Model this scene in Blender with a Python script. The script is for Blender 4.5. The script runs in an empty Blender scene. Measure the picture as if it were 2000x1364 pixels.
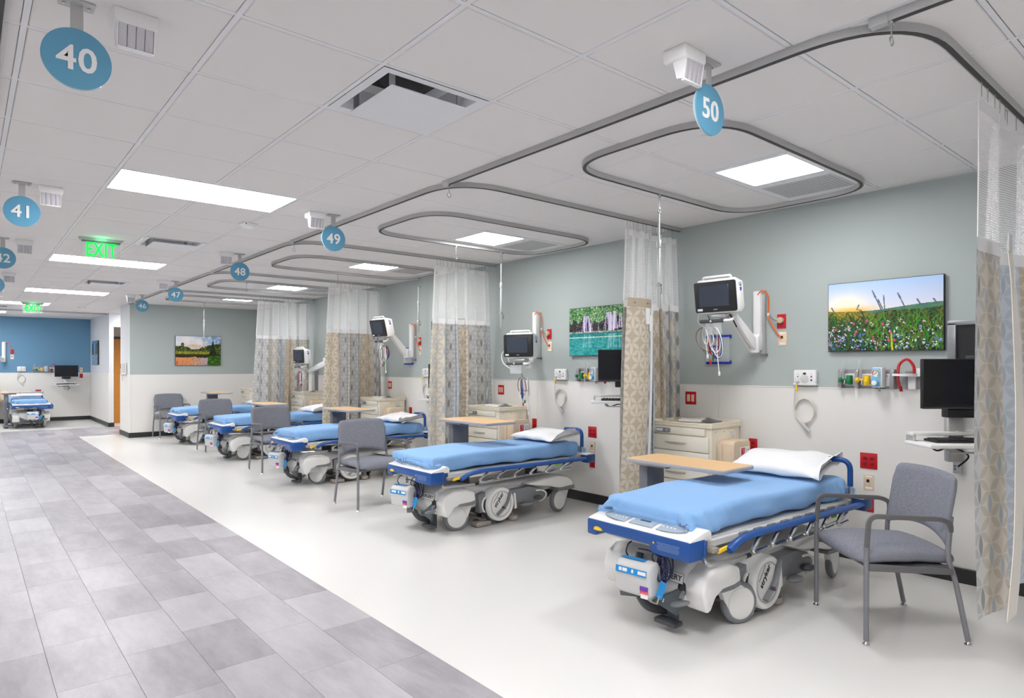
import bpy, bmesh, math, random
import numpy as np
from mathutils import Vector, Matrix, noise as mnoise

SC = bpy.context.scene
COL = SC.collection
PI = math.pi
R = math.radians
random.seed(7)

# ------------------------------------------------------------------ camera, world, exposure
CAM_Z = 1.4824            # lens height
CEIL = 2.801              # ceiling height
XW = 5.2235               # face of the long right-hand wall
cam_d = bpy.data.cameras.new('camera')
cam_d.sensor_width = 36.0
cam_d.lens = 1266.43 / 2000 * 36.0
cam_d.shift_y = 0.0171
cam_d.clip_end = 100
cam = bpy.data.objects.new('camera', cam_d)
cam.location = (0, 0, CAM_Z)
cam.rotation_euler = (R(90), 0, -0.7019)
COL.objects.link(cam)
SC.camera = cam

world = bpy.data.worlds.new('world')
SC.world = world
world.use_nodes = True
world.node_tree.nodes['Background'].inputs[0].default_value = (0.9, 0.95, 1, 1)
world.node_tree.nodes['Background'].inputs[1].default_value = 0.3

SC.view_settings.view_transform = 'Standard'
SC.view_settings.look = 'None'
SC.view_settings.gamma = 1.0
SC.view_settings.use_curve_mapping = False
SC.view_settings.exposure = 0.0
SC.cycles.transparent_max_bounces = 24
SC.cycles.max_bounces = 10
SC.cycles.diffuse_bounces = 6
LAMP = 30.0               # radiance of the ceiling lenses


# ------------------------------------------------------------------ materials
def lin(c):
    out = []
    for v in c[:3]:
        v = v / 255.0
        out.append(v / 12.92 if v <= 0.04045 else ((v + 0.055) / 1.055) ** 2.4)
    return tuple(out)


class NT:
    """small helper that writes node trees"""
    def __init__(s, name):
        s.m = bpy.data.materials.new(name)
        s.m.use_nodes = True
        s.t = s.m.node_tree
        s.b = s.t.nodes['Principled BSDF']
        s.out = s.t.nodes['Material Output']

    def n(s, typ, **kw):
        x = s.t.nodes.new(typ)
        for k, v in kw.items():
            setattr(x, k, v)
        return x

    def put(s, sock, v):
        if hasattr(v, 'is_output'):
            s.t.links.new(v, sock)
        elif v is not None:
            if isinstance(v, tuple) and len(v) == 3 and sock.type == 'RGBA':
                v = v + (1,)
            sock.default_value = v

    def M(s, op, a, b=None, c=None):
        x = s.n('ShaderNodeMath', operation=op)
        s.put(x.inputs[0], a)
        if b is not None:
            s.put(x.inputs[1], b)
        if c is not None:
            s.put(x.inputs[2], c)
        return x.outputs[0]

    def mix(s, f, a, b):
        x = s.n('ShaderNodeMix', data_type='RGBA')
        s.put(x.inputs['Factor'], f)
        s.put(x.inputs[6], a)
        s.put(x.inputs[7], b)
        return x.outputs[2]

    def noise(s, vec, scale, detail=3, rough=0.5):
        x = s.n('ShaderNodeTexNoise')
        x.inputs['Scale'].default_value = scale
        x.inputs['Detail'].default_value = detail
        x.inputs['Roughness'].default_value = rough
        if vec is not None:
            s.t.links.new(vec, x.inputs['Vector'])
        return x.outputs['Fac']

    def coord(s, kind='Object', scale=None):
        x = s.n('ShaderNodeTexCoord').outputs[kind]
        if scale:
            m = s.n('ShaderNodeMapping')
            m.inputs['Scale'].default_value = scale
            s.t.links.new(x, m.inputs['Vector'])
            return m.outputs[0]
        return x

    def ramp(s, f, stops, interp='LINEAR'):
        x = s.n('ShaderNodeValToRGB')
        x.color_ramp.interpolation = interp
        e = x.color_ramp.elements
        while len(e) < len(stops):
            e.new(0.5)
        for k, (p, c) in enumerate(stops):
            e[k].position = p
            e[k].color = tuple(c) + (1,)
        s.put(x.inputs[0], f)
        return x.outputs[0]

    def bump(s, h, strength=0.2, dist=0.01):
        x = s.n('ShaderNodeBump')
        x.inputs['Strength'].default_value = strength
        x.inputs['Distance'].default_value = dist
        s.put(x.inputs['Height'], h)
        s.t.links.new(x.outputs[0], s.b.inputs['Normal'])

    def base(s, c=None, rough=0.5, metal=0.0, spec=0.5):
        if c is not None:
            s.put(s.b.inputs['Base Color'], c)
        s.b.inputs['Roughness'].default_value = rough
        s.b.inputs['Metallic'].default_value = metal
        s.b.inputs['Specular IOR Level'].default_value = spec
        return s


MATS = {}


def pbr(name, rgb, rough=0.5, metal=0.0, spec=0.5, var=0.04, scale=6.0, bump=0.0, bscale=200.0):
    """plain material with a slight procedural variation in tone"""
    if name in MATS:
        return MATS[name]
    t = NT(name)
    c = lin(rgb)
    co = t.coord('Object')
    f = t.noise(co, scale, 2)
    col = t.mix(f, tuple(v * (1 - var) for v in c), tuple(min(1, v * (1 + var)) for v in c))
    t.base(col, rough, metal, spec)
    if bump:
        t.bump(t.noise(co, bscale, 2), bump, 0.002)
    MATS[name] = t.m
    return t.m


def emit(name, rgb, strength):
    t = NT(name)
    c = lin(rgb)
    t.base(c, 0.5)
    t.b.inputs['Emission Color'].default_value = c + (1,)
    t.b.inputs['Emission Strength'].default_value = strength
    MATS[name] = t.m
    return t.m


def glass(name, rgb, alpha=0.2, rough=0.05):
    t = NT(name)
    t.base(lin(rgb), rough)
    t.b.inputs['Alpha'].default_value = alpha
    MATS[name] = t.m
    return t.m


# ------------------------------------------------------------------ mesh building
def fillet(pts, r, n=6, closed=False):
    """polyline with rounded corners"""
    P = [Vector(p) for p in pts]
    out = []
    N = len(P)
    for i in range(N):
        if not closed and i in (0, N - 1):
            out.append(P[i])
            continue
        a, b, c = P[i - 1], P[i], P[(i + 1) % N]
        d1, d2 = (a - b), (c - b)
        l = min(r, d1.length * 0.49, d2.length * 0.49)
        p, q = b + d1.normalized() * l, b + d2.normalized() * l
        for k in range(n + 1):
            t = k / n
            out.append(p * (1 - t) ** 2 + b * 2 * t * (1 - t) + q * t * t)
    return out


def spline(pts, n=8, closed=False):
    P = [Vector(p) for p in pts]
    N = len(P)
    out = []
    rng = range(N) if closed else range(N - 1)
    for i in rng:
        if closed:
            a, b, c, d = P[i - 1], P[i], P[(i + 1) % N], P[(i + 2) % N]
        else:
            a, b, c, d = P[max(0, i - 1)], P[i], P[i + 1], P[min(N - 1, i + 2)]
        for k in range(n):
            t = k / n
            out.append(0.5 * ((2 * b) + (c - a) * t + (2 * a - 5 * b + 4 * c - d) * t * t + (3 * b - a - 3 * c + d) * t ** 3))
    if not closed:
        out.append(P[-1])
    return out


class MB:
    """collects shapes and links them as one mesh object"""
    def __init__(s):
        s.bm = bmesh.new()
        s.uv = None

    def _merge(s, b, mi=0, mat=None):
        for f in b.faces:
            f.material_index = mi
        if mat is not None:
            b.transform(mat)
        bmesh.ops.recalc_face_normals(b, faces=b.faces)
        me = bpy.data.meshes.new('tmp')
        b.to_mesh(me)
        b.free()
        s.bm.from_mesh(me)
        bpy.data.meshes.remove(me)
        return s

    def box(s, c, size, bev=0.0, seg=2, rot=None, mi=0):
        b = bmesh.new()
        bmesh.ops.create_cube(b, size=1.0)
        b.transform(Matrix.Diagonal((*size, 1)))
        if bev:
            bmesh.ops.bevel(b, geom=b.edges[:], offset=min(bev, 0.48 * min(size)), segments=seg, profile=0.5, affect='EDGES')
        m = Matrix.Translation(c)
        if rot is not None:
            m = m @ rot
        return s._merge(b, mi, m)

    def prism(s, poly, axis, a, b_, bev=0.0, seg=2, mi=0, mat=None):
        """polygon in the two other axes (in x,y,z order) extruded along axis from a to b_"""
        b = bmesh.new()
        f = {'x': lambda p, t: (t, p[0], p[1]), 'y': lambda p, t: (p[0], t, p[1]), 'z': lambda p, t: (p[0], p[1], t)}[axis]
        v0 = [b.verts.new(f(p, a)) for p in poly]
        v1 = [b.verts.new(f(p, b_)) for p in poly]
        n = len(poly)
        b.faces.new(v0)
        b.faces.new(v1[::-1])
        for i in range(n):
            b.faces.new((v0[i], v1[i], v1[(i + 1) % n], v0[(i + 1) % n]))
        bmesh.ops.recalc_face_normals(b, faces=b.faces)
        if bev:
            e = [e for e in b.edges if len(e.link_faces) == 2 and e.calc_face_angle(0) > 0.5]
            bmesh.ops.bevel(b, geom=e, offset=bev, segments=seg, profile=0.5, affect='EDGES', clamp_overlap=True)
        bmesh.ops.triangulate(b, faces=[f for f in b.faces if len(f.verts) > 4])
        return s._merge(b, mi, mat)

    def cyl(s, p0, p1, r0, r1=None, n=14, bev=0.0, mi=0):
        r1 = r0 if r1 is None else r1
        p0, p1 = Vector(p0), Vector(p1)
        d = p1 - p0
        b = bmesh.new()
        bmesh.ops.create_cone(b, cap_ends=True, segments=n, radius1=r0, radius2=r1, depth=d.length)
        if bev:
            e = [e for e in b.edges if any(len(f.verts) > 4 for f in e.link_faces)]
            bmesh.ops.bevel(b, geom=e, offset=bev, segments=2, profile=0.5, affect='EDGES')
        q = d.to_track_quat('Z', 'Y').to_matrix().to_4x4()
        return s._merge(b, mi, Matrix.Translation((p0 + p1) / 2) @ q)

    def sphere(s, c, r, n=12, mi=0, rot=None):
        b = bmesh.new()
        bmesh.ops.create_uvsphere(b, u_segments=n, v_segments=max(6, n // 2 + 1), radius=1.0)
        if not hasattr(r, '__len__'):
            r = (r, r, r)
        m = Matrix.Translation(c)
        if rot is not None:
            m = m @ rot
        return s._merge(b, mi, m @ Matrix.Diagonal((*r, 1)))

    def lathe(s, prof, n=24, mat=None, mi=0):
        """profile (radius, height) turned about z"""
        b = bmesh.new()
        rings = []
        for r, z in prof:
            if r < 1e-6:
                rings.append([b.verts.new((0, 0, z))])
            else:
                rings.append([b.verts.new((r * math.cos(2 * PI * k / n), r * math.sin(2 * PI * k / n), z)) for k in range(n)])
        for A, B in zip(rings[:-1], rings[1:]):
            for k in range(n):
                k2 = (k + 1) % n
                if len(A) == 1 and len(B) == 1:
                    continue
                if len(A) == 1:
                    b.faces.new((A[0], B[k], B[k2]))
                elif len(B) == 1:
                    b.faces.new((A[k], B[0], A[k2]))
                else:
                    b.faces.new((A[k], B[k], B[k2], A[k2]))
        return s._merge(b, mi, mat)

    def sweep(s, pts, prof, closed=False, up=None, mi=0):
        """2D profile (side, up) swept along a path"""
        P = [Vector(p) for p in pts]
        N = len(P)
        b = bmesh.new()
        rings = []
        prev = None
        for i in range(N):
            if closed:
                t = (P[(i + 1) % N] - P[i - 1]).normalized()
            else:
                t = (P[min(N - 1, i + 1)] - P[max(0, i - 1)]).normalized()
            if up is not None:
                u = Vector(up)
            else:
                u = prev if prev is not None else (Vector((0, 0, 1)) if abs(t.z) < 0.9 else Vector((1, 0, 0)))
            side = t.cross(u)
            if side.length < 1e-6:
                side = t.cross(Vector((0.3, 0.9, 0.1)))
            side.normalize()
            w = side.cross(t).normalized()
            prev = w
            rings.append([b.verts.new(P[i] + side * x + w * y) for x, y in prof])
        m = len(prof)
        for i in range(N if closed else N - 1):
            A, B = rings[i], rings[(i + 1) % N]
            for k in range(m):
                b.faces.new((A[k], A[(k + 1) % m], B[(k + 1) % m], B[k]))
        if not closed:
            b.faces.new(rings[0][::-1])
            b.faces.new(rings[-1])
        return s._merge(b, mi)

    def tube(s, pts, r, n=7, closed=False, mi=0, flat=1.0):
        prof = [(r * math.cos(2 * PI * k / n), flat * r * math.sin(2 * PI * k / n)) for k in range(n)]
        return s.sweep(pts, prof, closed, None, mi)

    def raw(s, verts, faces, mi=0, mat=None):
        b = bmesh.new()
        V = [b.verts.new(v) for v in verts]
        for f in faces:
            b.faces.new([V[k] for k in f])
        return s._merge(b, mi, mat)

    def build(s, name, mats, parent=None, sharp=38, loc=None, kind=None):
        me = bpy.data.meshes.new(name)
        s.bm.to_mesh(me)
        s.bm.free()
        return link(name, me, mats, parent, sharp, loc, kind)


def link(name, me, mats, parent=None, sharp=38, loc=None, kind=None):
    if mats is not None:
        for m in (mats if isinstance(mats, (list, tuple)) else [mats]):
            me.materials.append(m)
    if sharp is not None:
        me.polygons.foreach_set('use_smooth', [True] * len(me.polygons))
        if sharp < 180:
            me.set_sharp_from_angle(angle=R(sharp))
    o = bpy.data.objects.new(name, me)
    COL.objects.link(o)
    if parent is not None:
        o.parent = parent
    if loc is not None:
        o.location = loc
    if kind:
        o['kind'] = kind
    return o


def grid_mesh(name, fn, nu, nv, uvfn=None, mats=None, parent=None, sharp=180, closed_u=False, thick=0.0):
    """surface fn(i/nu, j/nv) as one mesh"""
    V = []
    for j in range(nv + 1):
        for i in range(nu + (0 if closed_u else 1)):
            V.append(tuple(fn(i / nu, j / nv)))
    w = nu + (0 if closed_u else 1)
    F = []
    for j in range(nv):
        for i in range(nu):
            i2 = (i + 1) % w if closed_u else i + 1
            F.append((j * w + i, j * w + i2, (j + 1) * w + i2, (j + 1) * w + i))
    me = bpy.data.meshes.new(name)
    me.from_pydata(V, [], F)
    if uvfn is not None:
        uvl = me.uv_layers.new(name='cloth')
        vals = np.empty(len(me.loops) * 2, dtype=np.float32)
        idx = np.empty(len(me.loops), dtype=np.int32)
        me.loops.foreach_get('vertex_index', idx)
        tab = np.array([uvfn((k % w) / nu, (k // w) / nv) for k in range(len(V))], dtype=np.float32)
        uvl.data.foreach_set('uv', tab[idx].ravel())
    return link(name, me, mats, parent, sharp)


def rbox(size, r, n, fn=None):
    """rounded box as verts and faces; n = inner divisions per axis; fn displaces a vertex"""
    h = [x / 2 for x in size]
    ax = []
    for k in range(3):
        rr = min(r, h[k] * 0.95)
        inner = [(-h[k] + rr) + (2 * h[k] - 2 * rr) * i / n[k] for i in range(n[k] + 1)]
        ax.append([-h[k], -h[k] + 0.3 * rr, -h[k] + 0.65 * rr] + inner + [h[k] - 0.65 * rr, h[k] - 0.3 * rr, h[k]])
    V, F, key = [], [], {}

    def vid(p):
        q = tuple(round(c, 6) for c in p)
        if q not in key:
            i = Vector([max(-h[k] + min(r, h[k] * 0.95), min(h[k] - min(r, h[k] * 0.95), p[k])) for k in range(3)])
            d = Vector(p) - i
            ln = max(abs(d[k]) / min(r, h[k] * 0.95) for k in range(3))
            if d.length > 1e-9:
                dd = Vector([d[k] / min(r, h[k] * 0.95) for k in range(3)]).normalized() * ln
                d = Vector([dd[k] * min(r, h[k] * 0.95) for k in range(3)])
            v = i + d
            if fn:
                v = fn(v)
            key[q] = len(V)
            V.append(tuple(v))
        return key[q]
    for k in range(3):
        a, b = (k + 1) % 3, (k + 2) % 3
        for sgn in (-1, 1):
            for i in range(len(ax[a]) - 1):
                for j in range(len(ax[b]) - 1):
                    q = []
                    for di, dj in ((0, 0), (1, 0), (1, 1), (0, 1)):
                        p = [0, 0, 0]
                        p[k] = sgn * h[k]
                        p[a] = ax[a][i + di]
                        p[b] = ax[b][j + dj]
                        q.append(vid(p))
                    F.append(q if sgn > 0 else q[::-1])
    return V, F


TXT = {}


def text_mesh(txt, size, depth=0.001, bold=0.0, align='CENTER', spacing=1.0):
    k = (txt, size, depth, bold, align, spacing)
    if k in TXT:
        return TXT[k]
    cu = bpy.data.curves.new('lettering', 'FONT')
    cu.body = txt
    cu.size = size
    cu.extrude = depth
    cu.offset = bold
    cu.align_x = align
    cu.align_y = 'CENTER'
    cu.space_character = spacing
    cu.resolution_u = 3
    o = bpy.data.objects.new('lettering', cu)
    COL.objects.link(o)
    dg = bpy.context.evaluated_depsgraph_get()
    me = bpy.data.meshes.new_from_object(o.evaluated_get(dg))
    bpy.data.objects.remove(o)
    bpy.data.curves.remove(cu)
    TXT[k] = me
    return me


def text(name, txt, size, mat, parent, matrix, depth=0.001, bold=0.0, spacing=1.0):
    me = text_mesh(txt, size, depth, bold, 'CENTER', spacing).copy()
    me.transform(matrix)
    me.materials.clear()
    return link(name, me, mat, parent, None)


def facing(direction, loc, roll=0.0):
    """matrix that lays text so that it is read by a viewer looking along -direction (direction = outward normal)"""
    z = Vector(direction).normalized()
    x = Vector((0, 0, 1)).cross(z)
    if x.length < 1e-5:
        x = Vector((0, -1, 0))
    x.normalize()
    y = z.cross(x)
    m = Matrix((x, y, z)).transposed().to_4x4()
    return Matrix.Translation(loc) @ m @ Matrix.Rotation(roll, 4, 'Z')


# ------------------------------------------------------------------ things, parts, copies
WORDS = {'40': 'forty', '41': 'forty-one', '42': 'forty-two', '43': 'forty-three', '46': 'forty-six', '47': 'forty-seven',
         '48': 'forty-eight', '49': 'forty-nine', '50': 'fifty'}


def spell(label):
    return ' '.join(WORDS.get(w.strip(','), w) for w in label.split())


def props(o, label=None, cat=None, group=None, kind=None):
    label = spell(label) if label else label
    for k, v in (('label', label), ('category', cat), ('group', group), ('kind', kind)):
        if v:
            o[k] = v
    return o


def thing(name, label, cat, loc=(0, 0, 0), rz=0.0, group=None):
    o = bpy.data.objects.new(name, None)
    o.empty_display_size = 0.1
    COL.objects.link(o)
    o.location = loc
    o.rotation_euler = (0, 0, rz)
    return props(o, label, cat, group)


KIDS = {}


def copy_tree(o, parent=None):
    c = o.copy()
    COL.objects.link(c)
    if parent is not None:
        c.parent = parent
    for ch in [x for x in o.children]:
        copy_tree(ch, c)
    return c


def dup(root, label, loc, rz=None):
    c = copy_tree(root)
    c['label'] = spell(label)
    c.location = loc
    if rz is not None:
        c.rotation_euler = (0, 0, rz)
    return c


def kids(o, name):
    return [c for c in o.children if c.name.split('.')[0] == name]


# ------------------------------------------------------------------ palette
def m_sheet_floor():
    t = NT('white_sheet_vinyl')
    co = t.coord('Object')
    f = t.noise(co, 260, 3, 0.7)
    g = t.noise(co, 0.6, 3)
    c = t.mix(f, lin((220, 219, 216)), lin((230, 229, 226)))
    c = t.mix(t.M('MULTIPLY', g, 0.10), c, lin((204, 202, 198)))
    t.base(c, 0.26, 0, 0.45)
    t.bump(t.noise(co, 9, 2), 0.02, 0.01)
    return t.m


def m_plank():
    t = NT('grey_stone_plank')
    co = t.coord('Object')
    rnd = t.n('ShaderNodeObjectInfo').outputs['Random']
    off = t.n('ShaderNodeCombineXYZ')
    t.put(off.inputs[0], t.M('MULTIPLY', rnd, 37.0))
    t.put(off.inputs[1], t.M('MULTIPLY', rnd, 91.0))
    add = t.n('ShaderNodeVectorMath', operation='ADD')
    t.put(add.inputs[0], co)
    t.put(add.inputs[1], off.outputs[0])
    mp = t.n('ShaderNodeMapping')
    mp.inputs['Scale'].default_value = (5.2, 1.5, 1)
    t.put(mp.inputs['Vector'], add.outputs[0])
    big = t.noise(mp.outputs[0], 1.0, 6, 0.62)
    mp2 = t.n('ShaderNodeMapping')
    mp2.inputs['Scale'].default_value = (34, 8, 1)
    t.put(mp2.inputs['Vector'], add.outputs[0])
    fine = t.noise(mp2.outputs[0], 1.0, 4, 0.7)
    v = t.M('ADD', t.M('MULTIPLY', big, 0.70), t.M('MULTIPLY', fine, 0.20))
    v = t.M('ADD', v, t.M('MULTIPLY', t.M('FRACT', t.M('MULTIPLY', rnd, 17.3)), 0.24))
    c = t.ramp(v, [(0.34, lin((136, 131, 136))), (0.50, lin((154, 150, 156))), (0.64, lin((170, 167, 172))), (0.84, lin((186, 184, 187)))])
    t.base(c, 0.33, 0, 0.4)
    t.bump(fine, 0.05, 0.003)
    return t.m


def m_wall(name, rgb):
    t = NT(name)
    co = t.coord('Object')
    c = lin(rgb)
    f = t.noise(co, 1.2, 2)
    t.base(t.mix(f, tuple(v * 0.97 for v in c), tuple(v * 1.03 for v in c)), 0.55, 0, 0.3)
    t.bump(t.noise(co, 180, 2), 0.06, 0.002)
    return t.m


def m_tile():
    t = NT('ceiling_tile')
    co = t.coord('Object')
    f = t.noise(co, 420, 2)
    t.base(t.mix(f, lin((224, 220, 219)), lin((233, 230, 229))), 0.85, 0, 0.2)
    t.bump(f, 0.15, 0.002)
    return t.m


def m_cloth(name, rgb, rough=0.85, weave=900, strength=0.15):
    t = NT(name)
    co = t.coord('Object')
    c = lin(rgb)
    f = t.noise(co, 5, 3)
    t.base(t.mix(f, tuple(v * 0.96 for v in c), tuple(min(1, v * 1.03) for v in c)), rough, 0, 0.2)
    t.b.inputs['Sheen Weight'].default_value = 0.15
    w = t.noise(co, 22, 4, 0.6)
    t.bump(t.M('ADD', t.M('MULTIPLY', t.noise(co, weave, 1), 0.02), t.M('MULTIPLY', w, 0.25)), strength, 0.012)
    return t.m


def m_chair_fabric():
    t = NT('heathered_grey_fabric')
    co = t.coord('Object', (14, 160, 160))
    f = t.noise(co, 3.0, 3, 0.7)
    c = t.ramp(f, [(0.25, lin((98, 100, 109))), (0.5, lin((128, 130, 140))), (0.75, lin((156, 158, 168)))])
    t.base(c, 0.8, 0, 0.25)
    t.bump(f, 0.15, 0.002)
    return t.m


def m_wood(name, a, b):
    t = NT(name)
    co = t.coord('Object', (3, 30, 30))
    f = t.noise(co, 1.0, 5, 0.6)
    t.base(t.mix(f, lin(a), lin(b)), 0.4, 0, 0.4)
    return t.m


def m_curtain():
    """striped bands of colour with rings of leaf shapes, laid out in cloth metres"""
    t = NT('leaf_print_curtain')
    uv = t.n('ShaderNodeUVMap', uv_map='cloth').outputs[0]
    sp = t.n('ShaderNodeSeparateXYZ')
    t.put(sp.inputs[0], uv)
    u, v = sp.outputs[0], sp.outputs[1]
    a = 0.115
    s = a * math.sqrt(3) / 2

    def petals(th, keep):
        c, sn = math.cos(th), math.sin(th)
        x = t.M('ADD', t.M('MULTIPLY', u, c), t.M('MULTIPLY', v, sn))
        y = t.M('SUBTRACT', t.M('MULTIPLY', v, c), t.M('MULTIPLY', u, sn))
        n = t.M('FLOOR', t.M('ADD', t.M('DIVIDE', x, s), 0.5))
        lx = t.M('ABSOLUTE', t.M('SUBTRACT', x, t.M('MULTIPLY', n, s)))
        yy = t.M('ADD', t.M('ADD', y, t.M('MULTIPLY', n, a / 2)), 50 * a)
        ly = t.M('SUBTRACT', t.M('FLOORED_MODULO', yy, a), a / 2)
        w = t.M('SUBTRACT', t.M('SQRT', t.M('SUBTRACT', a * a, t.M('MULTIPLY', ly, ly))), s)
        w = t.M('MULTIPLY', w, 1.50)
        ins = t.M('GREATER_THAN', t.M('SUBTRACT', w, lx), 0.005)
        if not keep:
            odd = t.M('FLOORED_MODULO', t.M('FLOOR', t.M('DIVIDE', yy, a)), 2.0)
            ins = t.M('MULTIPLY', ins, odd)
        return ins
    p0 = petals(0.0, 0)
    p1 = petals(PI / 3, 1)
    p2 = petals(-PI / 3, 1)
    band = t.M('FRACT', t.M('DIVIDE', t.M('ADD', u, 20.0), 1.70))
    ground = t.ramp(band, [(0.0, lin((196, 183, 162))), (0.20, lin((208, 208, 208))), (0.42, lin((216, 209, 197))),
                           (0.60, lin((200, 200, 198))), (0.80, lin((204, 212, 221))), (0.90, lin((208, 197, 178)))], 'CONSTANT')
    leafa = t.ramp(band, [(0.0, lin((222, 213, 198))), (0.20, lin((154, 154, 153))), (0.42, lin((178, 186, 194))),
                          (0.60, lin((142, 142, 140))), (0.80, lin((178, 188, 198))), (0.90, lin((178, 163, 140)))], 'CONSTANT')
    leafb = t.ramp(band, [(0.0, lin((218, 209, 193))), (0.20, lin((190, 190, 189))), (0.42, lin((198, 192, 181))),
                          (0.60, lin((180, 180, 178))), (0.80, lin((190, 198, 207))), (0.90, lin((192, 178, 157)))], 'CONSTANT')
    c = t.mix(p0, ground, leafa)
    c = t.mix(t.M('MAXIMUM', p1, p2), c, leafb)
    mp = t.n('ShaderNodeMapping')
    mp.inputs['Scale'].default_value = (220, 14, 1)
    t.put(mp.inputs['Vector'], uv)
    thr = t.noise(mp.outputs[0], 1.0, 2)
    c = t.mix(t.M('MULTIPLY', thr, 0.10), c, lin((150, 146, 138)))
    t.base(c, 0.75, 0, 0.25)
    t.bump(thr, 0.03, 0.002)
    # thin cloth: a little light passes through
    tr = t.n('ShaderNodeBsdfTranslucent')
    t.put(tr.inputs['Color'], c)
    mx = t.n('ShaderNodeMixShader')
    mx.inputs[0].default_value = 0.10
    t.t.links.new(t.b.outputs[0], mx.inputs[1])
    t.t.links.new(tr.outputs[0], mx.inputs[2])
    t.t.links.new(mx.outputs[0], t.out.inputs[0])
    return t.m


def m_net():
    t = NT('white_net')
    uv = t.n('ShaderNodeUVMap', uv_map='cloth').outputs[0]
    sp = t.n('ShaderNodeSeparateXYZ')
    t.put(sp.inputs[0], uv)
    px, py = 0.014, 0.012
    row = t.M('FLOOR', t.M('DIVIDE', sp.outputs[1], py))
    fy = t.M('SUBTRACT', t.M('FRACT', t.M('DIVIDE', sp.outputs[1], py)), 0.5)
    fx = t.M('SUBTRACT', t.M('FRACT', t.M('ADD', t.M('DIVIDE', t.M('ADD', sp.outputs[0], 10.0), px), t.M('MULTIPLY', row, 0.5))), 0.5)
    d = t.M('SQRT', t.M('ADD', t.M('MULTIPLY', fx, fx), t.M('MULTIPLY', fy, fy)))
    hole = t.M('LESS_THAN', d, 0.37)
    t.base(lin((246, 246, 246)), 0.8, 0, 0.2)
    t.put(t.b.inputs['Alpha'], t.M('SUBTRACT', 1.0, hole))
    return t.m


M_FLOOR = m_sheet_floor()
M_PLANK = m_plank()
M_JOINT = pbr('floor_joint', (120, 116, 118), 0.7)
M_SAGE = m_wall('sage_paint', (175, 184, 182))
M_BLUEWALL = m_wall('blue_paint', (104, 148, 180))
M_WHITEWALL = m_wall('white_paint', (222, 224, 228))
M_WAINSCOT = m_wall('wainscot_white', (231, 229, 225))
M_BASE = pbr('baseboard_black', (42, 42, 44), 0.45)
M_TILE = m_tile()
M_GRID = pbr('grid_white', (226, 227, 230), 0.5)
M_PLENUM = pbr('plenum_dark', (60, 60, 62), 0.9)
M_TRACK = pbr('track_aluminium', (186, 186, 186), 0.45, 0.2)
M_SLOT = pbr('track_slot', (62, 60, 58), 0.6)
M_LAMP = emit('lamp_lens', (254, 253, 253), LAMP)
M_WHITE = pbr('white_plastic', (236, 236, 236), 0.4)
M_WHITE2 = pbr('warm_white_plastic', (228, 227, 224), 0.4)
M_GREYW = pbr('light_grey_plastic', (204, 204, 203), 0.45)
M_GREY = pbr('mid_grey_plastic', (120, 122, 126), 0.5)
M_DGREY = pbr('dark_grey_plastic', (70, 72, 76), 0.5)
M_BLACK = pbr('black_plastic', (24, 25, 28), 0.4)
M_SCREEN = pbr('dark_screen', (16, 19, 28), 0.25, 0, 0.4)
M_SCREEN2 = pbr('monitor_glass', (52, 60, 74), 0.2, 0, 0.5)
M_STEEL = pbr('steel', (190, 190, 190), 0.25, 0.9)
M_CHROME = pbr('chrome', (215, 215, 215), 0.15, 1.0)
M_ALU = pbr('brushed_aluminium', (196, 197, 198), 0.35, 0.7)
M_BLUE = pbr('royal_blue_plastic', (24, 78, 150), 0.35)
M_NAVY = pbr('navy_plastic', (38, 66, 122), 0.4)
M_NAVYC = pbr('navy_cord', (32, 36, 78), 0.5)
M_CYAN = pbr('bright_blue_label', (26, 142, 214), 0.4)
M_YELLOW = pbr('yellow_plastic', (240, 200, 30), 0.4)
M_GREEN = pbr('green_plastic', (14, 122, 66), 0.4)
M_LIME = pbr('lime_plastic', (120, 200, 50), 0.5)
M_RED = pbr('red_plastic', (196, 22, 34), 0.35)
M_DRED = pbr('dark_red_plastic', (150, 14, 26), 0.35)
M_ORANGE = pbr('orange_cable', (226, 106, 40), 0.5)
M_BEIGE = pbr('beige_plastic', (226, 206, 178), 0.45)
M_CREAM = pbr('cream_enamel', (226, 217, 198), 0.4)
M_CREAM2 = pbr('cream_front', (228, 223, 210), 0.4)
M_PEACH = pbr('tan_plastic', (222, 200, 172), 0.45)
M_SHEET = m_cloth('blue_bed_sheet', (136, 180, 228))
M_PILLOW = m_cloth('white_pillowcase', (238, 238, 240), 0.8)
M_FABRIC = m_chair_fabric()
M_CHFRAME = pbr('grey_metal_frame', (132, 133, 138), 0.4, 0.2)
M_CHARM = pbr('grey_arm', (104, 103, 105), 0.5)
M_TOPWOOD = m_wood('maple_laminate', (222, 180, 130), (232, 196, 150))
M_EDGE = pbr('grey_edge_band', (168, 168, 174), 0.45)
M_COLUMN = pbr('grey_column', (116, 118, 126), 0.4, 0.2)
M_DOORWOOD = m_wood('door_oak', (186, 118, 40), (206, 138, 58))
M_DFRAME = pbr('door_frame_brown', (78, 56, 46), 0.5)
M_TEAL = pbr('sign_blue', (92, 156, 188), 0.35)
M_SIGNEDGE = glass('sign_acrylic', (220, 240, 246), 0.6)
M_EXITG = emit('exit_green', (16, 226, 84), 0.9)
M_ACRYL = glass('clear_acrylic', (225, 240, 232), 0.16)
M_CLEAR = glass('clear_plastic', (235, 240, 242), 0.3)
M_CURTAIN = m_curtain()
M_NET = m_net()
M_BAND = m_cloth('white_band', (236, 236, 236), 0.8)
M_SKY = pbr('light_blue_face', (130, 186, 220), 0.4)
M_PURPLE = pbr('purple_sticker', (110, 60, 170), 0.5)
M_PINK = pbr('red_sticker', (230, 100, 110), 0.5)
M_INK = pbr('black_ink', (40, 40, 42), 0.6)
M_PAPER = pbr('white_paper', (240, 240, 240), 0.7)
M_GLASSY = pbr('steel_box', (150, 152, 154), 0.35, 0.6)


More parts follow.
